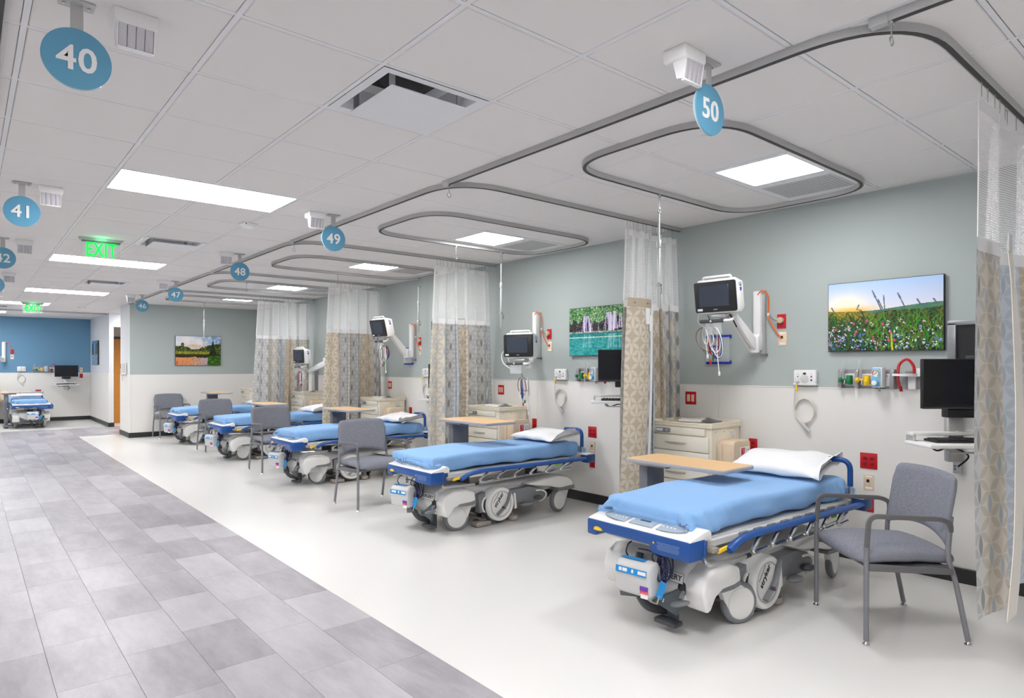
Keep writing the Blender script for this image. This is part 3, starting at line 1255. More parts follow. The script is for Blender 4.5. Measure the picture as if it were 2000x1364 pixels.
# ------------------------------------------------------------------ hanging bay number signs
def sign(num, x, y):
    t = thing('bay_number_sign', 'round blue hanging sign with white number %s' % num, 'sign', (x, y, 0), 0, 'hanging bay number signs')
    MB().box((0, 0.012, CEIL - 0.006), (0.11, 0.07, 0.008), 0.002, 1).build('ceiling_plate', M_TRACK, t, None)
    for sx in (-1, 1):
        MB().cyl((sx * 0.038, 0.012, CEIL - 0.010), (sx * 0.038, 0.012, CEIL - 0.014), 0.006, n=8).build('screw', M_STEEL, t)
    MB().box((0, 0.004, CEIL - 0.055), (0.040, 0.004, 0.10), 0.001, 1).build('stem', M_TRACK, t, None)
    rot = Matrix.Translation((0, 0, 2.592)) @ Matrix.Rotation(R(90), 4, 'X')
    MB().lathe([(0, -0.012), (0.105, -0.012), (0.108, -0.009), (0.108, -0.002), (0, -0.002)], 48, rot).build('clear_backing', M_SIGNEDGE, t)
    MB().lathe([(0, 0.004), (0.107, 0.004), (0.108, 0.003), (0.108, -0.002), (0, -0.002)], 48, rot).build('disc', M_TEAL, t)
    text('number', str(num), 0.122, M_WHITE, t, facing((0, -1, 0), (0, -0.0055, 2.587)), 0.0012, 0.0022, 1.05)
    return t


for num, x, y in ((40, 0.312, 2.80), (41, 0.318, 5.80), (42, 0.305, 8.42), (43, 0.32, 11.25),
                  (50, 2.463, 1.59), (49, 2.452, 5.30), (48, 2.465, 7.84), (47, 2.50, 11.0), (46, 2.50, 13.45)):
    sign(num, x, y)


# ------------------------------------------------------------------ corridor call lights
def call_light(x, y, label):
    t = thing('call_light', label, 'call light', (x, y, 0), 0, 'ceiling call lights beside the number signs')
    z = CEIL
    MB().prism([(-0.075, z - 0.045), (-0.075, z), (0.075, z), (0.075, z - 0.045), (0.062, z - 0.056), (-0.062, z - 0.056)], 'y', -0.055, 0.055, 0.004, 1).build('housing', M_WHITE, t)
    lens = pbr('call_lens', (196, 194, 200), 0.35)
    for k in range(4):
        x0 = -0.058 + k * 0.029
        MB().prism([(-0.038, z - 0.135), (-0.030, z - 0.14), (-0.006, z - 0.13), (0.012, z - 0.056), (-0.052, z - 0.056)], 'x', x0 + 0.0008, x0 + 0.0282, 0.001, 1).build('lens_segment', lens, t)
    MB().box((0, -0.034, z - 0.141), (0.122, 0.02, 0.008), 0.002, 1).build('lens_lip', M_WHITE, t)
    for sx in (-0.0605, 0.0605):
        MB().prism([(-0.040, z - 0.138), (-0.004, z - 0.130), (0.014, z - 0.056), (-0.054, z - 0.056)], 'x', sx - 0.002, sx + 0.002).build('end_cap', M_WHITE, t)


for x, y, lab in ((0.49, 2.79, 'white call light box on the ceiling to the right of sign 40'),
                  (0.485, 5.84, 'white call light box on the ceiling to the right of sign 41'),
                  (0.485, 8.48, 'white call light box on the ceiling to the right of sign 42'),
                  (0.485, 11.5, 'white call light box on the ceiling to the right of sign 43'),
                  (0.44, 13.9, 'farthest small call light box near the left edge of the ceiling'),
                  (2.31, 1.61, 'white call light box on the ceiling beside sign 50'),
                  (2.30, 5.33, 'white call light box on the ceiling to the left of sign 49'),
                  (2.305, 7.86, 'white call light box on the ceiling to the left of sign 48'),
                  (2.325, 11.0, 'white call light box on the ceiling to the left of sign 47'),
                  (2.34, 13.6, 'white call light box on the ceiling to the left of sign 46')):
    call_light(x, y, lab)


# ------------------------------------------------------------------ exit signs
def exit_sign(x, y, label, arrows):
    t = thing('exit_sign', label, 'exit sign', (x, y, 0), 0, 'green exit signs')
    MB().prism([(-0.20, CEIL), (0.20, CEIL), (0.175, CEIL - 0.028), (-0.175, CEIL - 0.028)], 'y', -0.05, 0.05, 0.002, 1).build('canopy', M_TRACK, t, None)
    MB().box((0, 0, CEIL - 0.035), (0.34, 0.03, 0.014)).build('panel_rail', M_GREY, t, None)
    MB().box((0, 0, CEIL - 0.125), (0.335, 0.008, 0.19), 0.001, 1).build('panel', M_ACRYL, t, None)
    text('letters', 'EXIT', 0.205, M_EXITG, t, facing((0, -1, 0), (0, -0.0055, CEIL - 0.122)) @ Matrix.Diagonal((0.62 if not arrows else 0.56, 1, 1, 1)), 0.001, 0.0045, 1.06)
    if arrows:
        for s in (-1, 1):
            q = [(s * 0.115, -0.03), (s * 0.150, 0.0), (s * 0.115, 0.03), (s * 0.115, 0.014), (s * 0.130, 0.0), (s * 0.115, -0.014)]
            MB().prism([(a, CEIL - 0.122 + b) for a, b in q], 'y', -0.0065, -0.0045).build('arrow', M_EXITG, t, None)
    L = bpy.data.lights.new('exit_light', 'POINT')
    L.energy = 0.35
    L.color = (0.1, 1.0, 0.35)
    L.shadow_soft_size = 0.02
    lo = bpy.data.objects.new('exit_light', L)
    COL.objects.link(lo)
    lo.location = (x, y - 0.09, CEIL - 0.06)


exit_sign(1.085, 7.86, 'nearer green lit exit sign on clear panel under the ceiling', False)
exit_sign(1.085, 16.6, 'farther green lit exit sign with arrows at both sides', True)


# ------------------------------------------------------------------ small ceiling devices
def sensor(x, y, label):
    t = thing('ceiling_sensor', label, 'sensor', (x, y, CEIL), R(8), 'ceiling sensors')
    MB().box((0, 0, -0.012), (0.13, 0.11, 0.024), 0.006).build('housing', M_WHITE, t)
    MB().prism([(-0.05, -0.024), (0.05, -0.024), (0.035, -0.045), (-0.035, -0.045)], 'y', -0.045, 0.045, 0.004).build('dome', M_WHITE, t)
    MB().box((0.02, 0.05, 0.0), (0.16, 0.016, 0.014), 0.002).build('clip', pbr('brown_clip', (96, 84, 74), 0.6), t)
    MB().cyl((-0.045, -0.056, -0.014), (-0.045, -0.0545, -0.014), 0.006, n=10).build('indicator', M_BLACK, t)


sensor(2.0, 6.13, 'white ceiling sensor box between the first long lamp and sign 49')
sensor(2.0, 17.2, 'small far ceiling sensor box left of the doorway')


# ------------------------------------------------------------------ stretcher beds (local x: foot -, head +)
def mattress_fn(seed=0.0):
    def fn(v):
        x, y, z = v
        n = mnoise.noise(Vector((x * 3 + seed, y * 3, z * 5))) * 0.008
        top = max(0.0, (z + 0.02) / 0.06)
        side = 1.0 - min(1.0, top)
        # gathers at the corners of the foot end and along the hem
        dx = min(abs(x + 0.90), abs(x - 0.90))
        dy = 0.335 - abs(y)
        corner = math.exp(-((dx / 0.22) ** 2 + (dy / 0.16) ** 2))
        ang = math.atan2(abs(y) - 0.15, abs(x) - 0.65)
        wr = 0.019 * corner * math.sin(16 * ang + 22 * z + seed)
        out = Vector((x, y, 0))
        if out.length > 0:
            out = Vector((math.copysign(1 if dx < 0.05 else 0, x), math.copysign(1 if dy < 0.04 else 0, y), 0))
        d = out * (wr + n * 0.7 + 0.010 * side * math.sin(13 * x + 5 * y + seed) + 0.010 * side)
        foot = max(0.0, (-0.45 - x) / 0.45)
        dz = n * 0.7 - 0.014 * foot * foot + 0.010 * math.exp(-((x + 0.30) / 0.25) ** 2)
        if z < 0:
            dz += 0.006 * math.sin(17 * x + seed) * side - 0.012 * corner + 0.045 * max(0.0, (-0.70 - x) / 0.20)
        return Vector((x, y, z)) + d + Vector((0, 0, dz))
    return fn


def make_bed():
    t = thing('hospital_bed', 'x', 'bed', (0, 0, 0), 0, 'wheeled hospital beds along the right wall')
    V, F = rbox((1.80, 0.665, 0.138), 0.036, (64, 24, 4), mattress_fn())
    MB().raw(V, F).build('mattress', M_SHEET, t, 180, (0.045, 0.030, 0.628))
    MB().box((0.945, -0.30, 0.605), (0.05, 0.10, 0.07), 0.02, 2, Matrix.Rotation(0.3, 4, 'X')).build('sheet_corner', M_SHEET, t)
    # litter
    b = MB().box((0.06, 0, 0.537), (1.78, 0.62, 0.016), 0.004, 1)
    for y in (-0.315, 0.315):
        b.box((0.05, y, 0.518), (1.76, 0.05, 0.045), 0.008, 1)
    b.build('litter_frame', M_GREYW, t)
    cl = None
    for k in range(9):
        for y in (-0.352, 0.352):
            if cl is None:
                o = MB().box((0, 0, 0), (0.075, 0.022, 0.024), 0.004, 1).build('cleat', M_GREY, t)
                cl = o.data
            else:
                o = bpy.data.objects.new('cleat', cl)
                COL.objects.link(o)
                o.parent = t
            o.location = (-0.45 + k * 0.15, y, 0.530)
    for x in (-0.38, 0.50):
        MB().cyl((x, 0, 0.30), (x, 0, 0.52), 0.065, n=18).build('lift_column', M_DGREY, t)
    # foot panel
    prof = [(-0.375, 0.458), (-0.375, 0.568), (0.372, 0.568), (0.372, 0.470), (0.300, 0.470), (0.282, 0.500), (-0.105, 0.500), (-0.122, 0.458)]
    o = MB().prism(prof, 'x', -0.985, -0.84, 0.014, 2)
    for y in (-1, 1):
        o.prism([(-0.88, y * 0.34), (-0.80, y * 0.30), (-0.78, y * 0.34), (-0.86, y * 0.386)], 'z', 0.47, 0.552, 0.008)
    foot = o.build('foot_panel', M_BLUE, t)
    sl = math.atan2(0.034, 0.15)
    top = MB().prism([(-0.978, 0.560), (-0.976, 0.569), (-0.962, 0.5745), (-0.815, 0.608), (-0.80, 0.606), (-0.785, 0.585), (-0.785, 0.553), (-0.90, 0.553)], 'y', -0.370, 0.367, 0.012, 2).build('control_top', M_WHITE, t)
    m = Matrix.Translation((-0.893, 0, 0.5925)) @ Matrix.Rotation(-sl, 4, 'Y')
    half = [(0.052 * math.cos(a), 0.115 * math.sin(a)) for a in np.linspace(-PI / 2, PI / 2, 15)]
    MB().prism([(0.045, -0.075), (0.045, 0.075), (-0.045, 0.085), (-0.045, -0.085)], 'z', 0, 0.004, 0.002, 1, 0, m).build('keypad', pbr('keypad_grey', (162, 176, 190), 0.4), top)
    pads = MATS['keypad_grey']
    for s in (-1, 1):
        q = [(0.048 * math.cos(a), s * (0.115 + 0.165 * math.sin(a))) for a in np.linspace(0, PI, 17)]
        MB().prism(q, 'z', 0, 0.004, 0.0015, 1, 0, m).build('keypad', pads, top)
        MB().tube([m @ Vector((0.054 * math.cos(a), s * (0.118 + 0.175 * math.sin(a)), 0.003)) for a in np.linspace(0.2, PI - 0.2, 17)], 0.0022, 5).build('keypad_outline', M_GREY, top)
        for k in range(4):
            MB().cyl(m @ Vector((0.0, s * (0.135 + k * 0.026), 0.003)), m @ Vector((0.0, s * (0.135 + k * 0.026), 0.006)), 0.006, n=10).build('key', M_WHITE, top)
    MB().prism([(0.020, -0.036), (0.020, 0.036), (0.004, 0.036), (0.004, -0.036)], 'z', 0.003, 0.0055, 0, 1, 0, m).build('display', pbr('lcd', (58, 84, 104), 0.3), top)
    MB().prism([(0.305, 0.525), (0.285, 0.530), (0.255, 0.525), (0.240, 0.512), (0.275, 0.506), (0.310, 0.508)], 'x', -0.992, -0.980, 0.003).build('latch', M_YELLOW, foot)
    MB().prism([(-0.145, 0.518), (-0.138, 0.530), (-0.131, 0.518)], 'x', -0.987, -0.984).build('warning_mark', M_YELLOW, foot)
    b = MB()
    for k in range(6):
        b.box((-0.986, -0.235, 0.531 - k * 0.0075), (0.001, 0.15 - 0.006 * (k % 3), 0.002))
    b.build('fine_print', pbr('print_pale_blue', (130, 160, 205), 0.6), foot)
    b = MB()
    for dz, dx in ((0.478, -0.90), (0.462, -0.87), (0.486, -0.93)):
        b.tube(fillet([(dx + 0.06, -0.30, dz), (dx, -0.27, dz), (dx, 0.27, dz), (dx + 0.06, 0.30, dz)], 0.03), 0.006)
    b.build('foot_bars', M_STEEL, t)
    # head end corners and push handles
    for s in (-1, 1):
        o = MB().box((0.935, s * 0.405, 0.528), (0.12, 0.10, 0.085), 0.012).build('corner_bumper', M_NAVY, t)
        MB().box((0.92, s * 0.395, 0.574), (0.115, 0.10, 0.016), 0.007).build('bumper_cap', M_WHITE, o)
        h = MB().cyl((0.915, s * 0.335, 0.55), (0.915, s * 0.335, 0.655 if s < 0 else 0.60), 0.014).build('handle_post', M_STEEL, t)
        if s < 0:
            MB().tube(fillet([(0.915, s * 0.335, 0.64), (0.915, s * 0.335, 0.822), (0.90, s * 0.10, 0.815)], 0.075, 8), 0.019, 10).build('push_handle', M_BLUE, h)
            MB().tube([(0.86, s * 0.30, 0.635), (0.915, s * 0.335, 0.637)], 0.006).build('handle_pin', M_STEEL, h)
        # folded side rail
        rail = MB()
        rail.tube(fillet([(-0.70, s * 0.418, 0.490), (-0.62, s * 0.424, 0.530), (-0.50, s * 0.424, 0.545), (0.905, s * 0.424, 0.530)], 0.12, 6), 0.026, 10, flat=0.75)
        rail = rail.build('side_rail', M_BLUE if s < 0 else M_NAVY, t)
        low = fillet([(-0.86, s * 0.36, 0.470), (-0.90, s * 0.42, 0.445), (-0.60, s * 0.432, 0.437), (0.30, s * 0.432, 0.452), (0.56, s * 0.43, 0.470), (0.70, s * 0.41, 0.505)], 0.05, 6)
        MB().tube(low, 0.011).build('rail_tube', M_STEEL, rail)
        for k in range(6):
            x0 = -0.46 + k * 0.20
            p = fillet([(x0 + 0.06, s * 0.424, 0.525), (x0, s * 0.438, 0.498), (x0 - 0.05, s * 0.44, 0.462), (x0 - 0.02, s * 0.438, 0.448), (x0 + 0.10, s * 0.438, 0.455)], 0.03, 5)
            MB().tube(p, 0.0135, 7, flat=0.8).build('spindle', M_CHROME, rail)
        MB().cyl((-0.56, s * 0.432, 0.437), (-0.52, s * 0.432, 0.438), 0.013).build('rail_sleeve', M_BLACK, rail)
        MB().box((-0.73, s * 0.40, 0.497), (0.10, 0.02, 0.020), 0.005, 2, Matrix.Rotation(-0.1, 4, 'Y')).build('release_handle', M_YELLOW, t)
        MB().box((-0.80, s * 0.385, 0.505), (0.06, 0.05, 0.03), 0.01).build('release_mount', pbr('taupe_plastic', (150, 140, 130), 0.5), t)
        MB().box((0.48, s * 0.425, 0.508), (0.06, 0.012, 0.02), 0.004).build('rail_latch', M_LIME if s < 0 else M_YELLOW, t)
    # base hood with fenders
    hood = [(-0.835, 0.165), (-0.865, 0.27), (-0.845, 0.37), (-0.78, 0.405), (-0.55, 0.40), (-0.30, 0.365), (0.30, 0.36), (0.62, 0.375), (0.74, 0.35), (0.78, 0.27),
            (0.62, 0.235), (0.30, 0.215), (-0.05, 0.20), (-0.40, 0.18), (-0.60, 0.15)]
    cov = MB().prism(hood, 'y', -0.245, 0.245, 0.022, 3).build('base_cover', M_GREYW, t)
    MB().box((-0.02, 0, 0.185), (1.25, 0.36, 0.10), 0.02).build('base_frame', M_DGREY, t)
    for s in (-1, 1):
        ff = [(-0.815, 0.155), (-0.852, 0.27), (-0.825, 0.345), (-0.74, 0.385), (-0.60, 0.385), (-0.505, 0.352), (-0.490, 0.270), (-0.555, 0.258), (-0.665, 0.255), (-0.735, 0.225), (-0.78, 0.16)]
        o = MB().prism(ff, 'y', s * 0.225, s * 0.365, 0.022, 3).build('fender', M_WHITE2, t)
        MB().prism([(-0.700, 0.245), (-0.665, 0.268), (-0.486, 0.278), (-0.486, 0.240), (-0.56, 0.232), (-0.66, 0.235)], 'y', s * 0.26, s * 0.358, 0.006).build('fender_trim', M_GREY, o)
        fr = [(0.14, 0.34), (0.36, 0.372), (0.56, 0.378), (0.70, 0.355), (0.775, 0.300), (0.778, 0.255), (0.60, 0.245), (0.42, 0.29), (0.26, 0.31)]
        o = MB().prism(fr, 'y', s * 0.215, s * 0.350, 0.020, 3).build('fender', M_WHITE2, t)
        MB().prism([(0.55, 0.225), (0.56, 0.252), (0.784, 0.262), (0.784, 0.232), (0.70, 0.220)], 'y', s * 0.22, s * 0.356, 0.006).build('fender_trim', M_GREY, o)
        # big round drive cover
        rot = Matrix.Translation((-0.19, s * 0.335, 0.195)) @ Matrix.Rotation(-s * R(90), 4, 'X')
        wh = MB().lathe([(0, 0.012), (0.118, 0.012), (0.130, 0.020), (0.150, 0.020), (0.158, 0.010), (0.160, -0.09), (0.0, -0.09)], 36, rot).build('drive_cover', M_WHITE2, t)
        MB().lathe([(0.116, 0.0130), (0.1205, 0.0150), (0.124, 0.0175), (0.120, 0.0175), (0.113, 0.0150)], 36, rot).build('cover_groove', pbr('groove_grey', (176, 177, 178), 0.5), wh)
        MB().lathe([(0.12, -0.02), (0.165, -0.02), (0.165, -0.075), (0.12, -0.075)], 30, Matrix.Translation((0, 0, -0.012)) @ rot).build('drive_tire', M_DGREY, wh)
        yy = s * 0.365
        MB().tube(fillet([(-0.245, yy, 0.105), (-0.215, yy, 0.125), (-0.13, yy, 0.185), (-0.085, yy, 0.315)], 0.08, 6), 0.020, 8, flat=0.6).build('pedal_lever', M_GREY, wh)
        MB().cyl((-0.180, yy, 0.165), (-0.180, yy + s * 0.022, 0.165), 0.012).build('lever_pin', M_DGREY, wh)
        MB().box((-0.155, yy + s * 0.014, 0.148), (0.012, 0.003, 0.006), 0, 1).build('lever_mark', M_RED, wh)
        text('logo', 'stryker', 0.052, M_INK, wh, facing((0, s, 0), (-0.214, s * 0.348, 0.236), R(52) if s < 0 else -R(52)), 0.0008, 0.0012)
        x = MB().box((0, 0, 0), (0.11, 0.006, 0.001)).build('logo_line', M_GREY, wh)
        x.data.transform(facing((0, s, 0), (-0.246, s * 0.3475, 0.258), R(52) if s < 0 else -R(52)))
        # side recess and pedals
        MB().prism([(-0.40, 0.13), (-0.42, 0.30), (-0.335, 0.32), (-0.335, 0.13)], 'y', s * 0.22, s * 0.30, 0.006).build('side_recess', M_GREY, t)
        q = [(-0.395 + 0.05 * math.cos(a), 0.20 + 0.075 * math.sin(a)) for a in np.linspace(PI / 2, 3 * PI / 2, 13)]
        q += [(-0.395 + 0.036 * math.cos(a), 0.20 + 0.058 * math.sin(a)) for a in np.linspace(3 * PI / 2, PI / 2, 13)]
        MB().prism([(a + 0.06, b_) for a, b_ in q], 'y', s * 0.292, s * 0.312, 0.002, 1).build('recess_ring', M_WHITE2, t)
        MB().prism([(-0.01, 0.12), (-0.03, 0.30), (0.20, 0.31), (0.36, 0.27), (0.42, 0.20), (0.36, 0.155), (0.20, 0.15), (0.05, 0.17)], 'y', s * 0.20, s * 0.315, 0.008).build('pedal_panel', M_GREY, t)
        MB().prism([(-0.012, 0.27), (0.012, 0.27), (0.030, 0.125), (0.006, 0.115)], 'y', s * 0.30, s * 0.325, 0.005).build('panel_strip', M_WHITE2, t)
        MB().sphere((0.135, s * 0.345, 0.150), (0.075, 0.045, 0.018), 14).build('pedal', M_GREY, t)
        MB().sphere((0.285, s * 0.350, 0.195), (0.055, 0.040, 0.022), 14).build('pedal', M_DGREY, t)
        q = [(0.30 + 0.125 * math.cos(a), 0.205 + 0.062 * math.sin(a)) for a in np.linspace(-PI / 2.2, PI / 1.8, 14)]
        q += [(0.30 + 0.108 * math.cos(a), 0.205 + 0.048 * math.sin(a)) for a in np.linspace(PI / 1.8, -PI / 2.2, 14)]
        MB().prism(q, 'y', s * 0.312, s * 0.326, 0.002, 1).build('panel_ring', M_WHITE2, t)
        MB().box((-0.36, s * 0.27, 0.028), (0.17, 0.085, 0.04), 0.010).box((-0.31, s * 0.10, 0.05), (0.03, 0.30, 0.02)).build('floor_pad', pbr('taupe_rubber', (164, 156, 148), 0.6), t)
        MB().cyl((0.02, s * 0.27, 0.008), (0.02, s * 0.27, 0.05), 0.05, bev=0.008, n=20).cyl((0.02, s * 0.27, 0.045), (0.02, s * 0.14, 0.15), 0.012).build('floor_pad', MATS['taupe_rubber'], t)
        # casters: fork plate with the wheel turned to trail
        for px, rz in ((-0.53, 0.30 * s), (0.72, -0.22 * s)):
            cst = []
            for a in np.linspace(-0.75 * PI, 0.42 * PI, 22):
                cst.append((0.105 + 0.094 * math.cos(a), 0.120 + 0.094 * math.sin(a)))
            cst += [(0.075, 0.245), (-0.045, 0.255), (-0.038, 0.21), (-0.004, 0.13)]
            c = MB().prism(cst, 'y', -0.024, 0.024, 0.005, 2).build('caster', M_WHITE2, t, 30, (px, s * 0.275, 0))
            c.rotation_euler = (0, 0, rz)
            rt = Matrix.Translation((0.105, 0, 0.120)) @ Matrix.Rotation(R(90), 4, 'X')
            MB().lathe([(0.086, -0.0225), (0.108, -0.0225), (0.120, -0.012), (0.120, 0.012), (0.108, 0.0225), (0.086, 0.0225), (0.086, -0.0225)], 36, rt).build('tire', M_GREY, c)
            MB().lathe([(0.087, 0.0238), (0.090, 0.0255), (0.093, 0.0238)], 36, rt).lathe([(0.087, -0.0238), (0.090, -0.0255), (0.093, -0.0238)], 36, rt).build('wheel_ring', M_GREYW, c)
    # foot end details: brake pedals, dark corner plates, lettered plate
    for s in (-1, 1):
        MB().prism([(s * 0.03, 0.150), (s * 0.205, 0.115), (s * 0.235, 0.26), (s * 0.215, 0.27)], 'x', -0.872, -0.850, 0.004).build('corner_plate', pbr('slate_plate', (78, 86, 92), 0.45), t)
        if s > 0:
            continue
        MB().cyl((-0.84, s * 0.232, 0.265), (-0.90, s * 0.252, 0.222), 0.012).build('pedal_arm', M_GREY, t)
        MB().sphere((-0.915, s * 0.262, 0.208), (0.048, 0.060, 0.016), 14, 0, Matrix.Rotation(s * 0.3, 4, 'X')).build('pedal', M_GREY, t)
        MB().sphere((-0.848, s * 0.225, 0.265), (0.025, 0.026, 0.045), 12).build('pedal_pocket', M_BLACK, t)
    MB().box((-0.835, -0.12, 0.050), (0.08, 0.15, 0.030), 0.012).box((-0.79, -0.12, 0.10), (0.04, 0.05, 0.10)).build('foot_pedal', M_DGREY, t)
    MB().tube(spline([(-0.86, 0.06, 0.40), (-0.905, 0.05, 0.30), (-0.91, 0.03, 0.19), (-0.87, -0.01, 0.11), (-0.76, -0.06, 0.075)], 6), 0.024, 8).build('steering_arm', M_DGREY, t)
    m = facing((-1, 0, 0.20), (-0.872, -0.152, 0.326))
    pl = MB().box((0, 0, 0), (0.20, 0.055, 0.002), 0.0005, 1)
    pl = pl.build('name_plate', M_GREYW, t)
    pl.data.transform(m)
    for q in (((0, 0.027), (0.2, 0.002)), ((0, -0.027), (0.2, 0.002)), ((-0.1, 0), (0.002, 0.056)), ((0.1, 0), (0.002, 0.056))):
        x = MB().box((q[0][0], q[0][1], 0.0015), (q[1][0], q[1][1], 0.001)).build('plate_border', M_INK, pl)
        x.data.transform(m)
    text('plate_text', 'SURGERY', 0.042, M_INK, pl, m @ Matrix.Translation((0, 0, 0.0018)), 0.0006, 0.0008)
    return t


bed0 = make_bed()
BEDS = [(3.86, 2.31, -0.03), (4.03, 5.05, 0.0), (4.00, 8.03, 0.0), (4.00, 10.82, 0.0), (4.00, 13.58, 0.0), (1.24, 20.14, R(90))]
BLAB = ['blue sheeted hospital bed nearest to the viewer, under the wooden table top',
        'blue sheeted hospital bed in the bay beneath sign 49',
        'blue sheeted hospital bed third from the front, behind a grey chair',
        'blue sheeted hospital bed fourth from the front, between two grey chairs',
        'farthest blue sheeted bed of the row, before the sage end wall',
        'blue sheeted hospital bed seen foot end on against the blue wall']
beds = [bed0]
for k in range(1, 6):
    beds.append(copy_tree(bed0))
trail = [None, (PI - 0.25, PI + 0.1), (PI - 0.9, PI + 0.5), (PI - 0.7, PI), (PI - 0.5, PI), (PI - 0.2, PI + 0.2)]
for k, b in enumerate(beds):
    b.location = (BEDS[k][0], BEDS[k][1], 0)
    b.rotation_euler = (0, 0, BEDS[k][2])
    b['label'] = spell(BLAB[k])
    if trail[k]:
        for n, c in enumerate(kids(b, 'caster')):
            c.rotation_euler = (0, 0, trail[k][n % 2])
            c.location.x += 0.0
# each bed has its own sheet
for k, b in enumerate(beds[1:], 1):
    for c in kids(b, 'mattress'):
        V, F = rbox((1.80, 0.665, 0.138), 0.036, (48, 20, 4), mattress_fn(k * 2.7))
        old = c.name
        c.data = c.data.copy()
        me = bpy.data.meshes.new('mattress')
        me.from_pydata(V, [], F)
        me.polygons.foreach_set('use_smooth', [True] * len(me.polygons))
        me.materials.append(M_SHEET)
        c.data = me
        c.location.x += (0, -0.075, -0.05, -0.05, -0.05, 0)[k]


# ------------------------------------------------------------------ pump units on the foot ends
def make_pump():
    t = thing('pump_unit', 'x', 'medical pump', (0, 0, 0), 0, 'grey pump units hung on bed feet')
    # local: hung with its back to +x, faces -x
    body = [(0.06, 0.0), (0.055, 0.165), (0.02, 0.192), (-0.045, 0.185), (-0.075, 0.150), (-0.060, 0.0)]
    MB().prism(body, 'y', -0.105, 0.125, 0.022, 3).build('housing', M_GREYW, t)
    n = Vector((-1, 0, 0.1))
    MB().box((-0.0745, 0.012, 0.135), (0.004, 0.20, 0.035), 0.001, 1, Matrix.Rotation(0.1, 4, 'Y')).build('front_label', M_CYAN, t)
    MB().box((-0.012, 0.03, 0.1905), (0.05, 0.15, 0.003), 0.001, 1, Matrix.Rotation(0.10, 4, 'Y')).build('top_label', M_CYAN, t)
    MB().box((-0.068, -0.068, 0.055), (0.004, 0.05, 0.022), 0, 1, Matrix.Rotation(0.1, 4, 'Y')).build('sticker', M_PURPLE, t)
    MB().box((-0.066, -0.068, 0.034), (0.004, 0.05, 0.016), 0, 1, Matrix.Rotation(0.1, 4, 'Y')).build('sticker', M_PINK, t)
    MB().box((-0.063, -0.068, 0.012), (0.004, 0.045, 0.024), 0, 1, Matrix.Rotation(0.1, 4, 'Y')).build('sticker', M_PAPER, t)
    b = MB()
    for y, w in ((0.08, 0.018), (0.05, 0.03), (0.0, 0.012), (-0.06, 0.05)):
        b.box((-0.0775, y, 0.137), (0.002, w, 0.018), 0, 1, Matrix.Rotation(0.1, 4, 'Y'))
    b.build('label_marks', M_WHITE, t)
    for y in (-0.08, 0.09):
        MB().tube(fillet([(0.04, y, 0.16), (-0.01, y, 0.215), (0.015, y, 0.255), (0.05, y, 0.262)], 0.015), 0.004, 6).build('hook', M_BLACK, t)
    c = MB()
    rnd = random.Random(4)
    for k in range(6):
        pts = []
        ry, rz_ = 0.018 + 0.004 * k, 0.066 + 0.008 * (k % 3)
        for a in np.linspace(0, 2 * PI, 22, endpoint=False):
            pts.append((0.025 + 0.018 * math.sin(a + k) + 0.006 * k, -0.118 - 0.004 * (k % 3) + ry * math.cos(a), 0.155 + rz_ * math.sin(a) + 0.012 * (k % 2)))
        c.tube(pts, 0.0052, 6, True)
    c.tube(spline([(0.02, -0.12, 0.17), (0.0, -0.15, 0.21), (0.03, -0.05, 0.235), (0.06, 0.05, 0.225)], 6), 0.005, 6)
    c.build('power_cord', M_NAVYC, t)
    MB().box((-0.01, -0.140, 0.050), (0.006, 0.040, 0.10), 0.002, 1, Matrix.Rotation(0.35, 4, 'X')).build('tag', M_CYAN, t)
    MB().tube([(-0.01, -0.13, 0.02), (-0.012, -0.115, -0.03)], 0.004, 6).tube([(-0.008, -0.155, 0.01), (-0.010, -0.150, -0.01)], 0.004, 6).build('plug_pins', M_STEEL, t)
    return t


pump0 = make_pump()
pumps = [pump0] + [copy_tree(pump0) for _ in range(5)]
for k, p in enumerate(pumps):
    x, y, rz = BEDS[k]
    dx, dy = -0.985, [-0.045, 0.05, 0.08, 0.10, 0.10, -0.02][k]
    p.location = (x + dx * math.cos(rz) - dy * math.sin(rz), y + dx * math.sin(rz) + dy * math.cos(rz), 0.222)
    p.rotation_euler = (0, 0, rz + [0.12, 0.22, 0.3, 0.3, 0.3, 0.0][k])
    p['label'] = 'blue labelled grey pump unit on the foot of the ' + ['nearest bed', 'second bed from the front', 'third bed from the front', 'fourth bed from the front', 'farthest bed in the row', 'bed against the blue wall'][k]


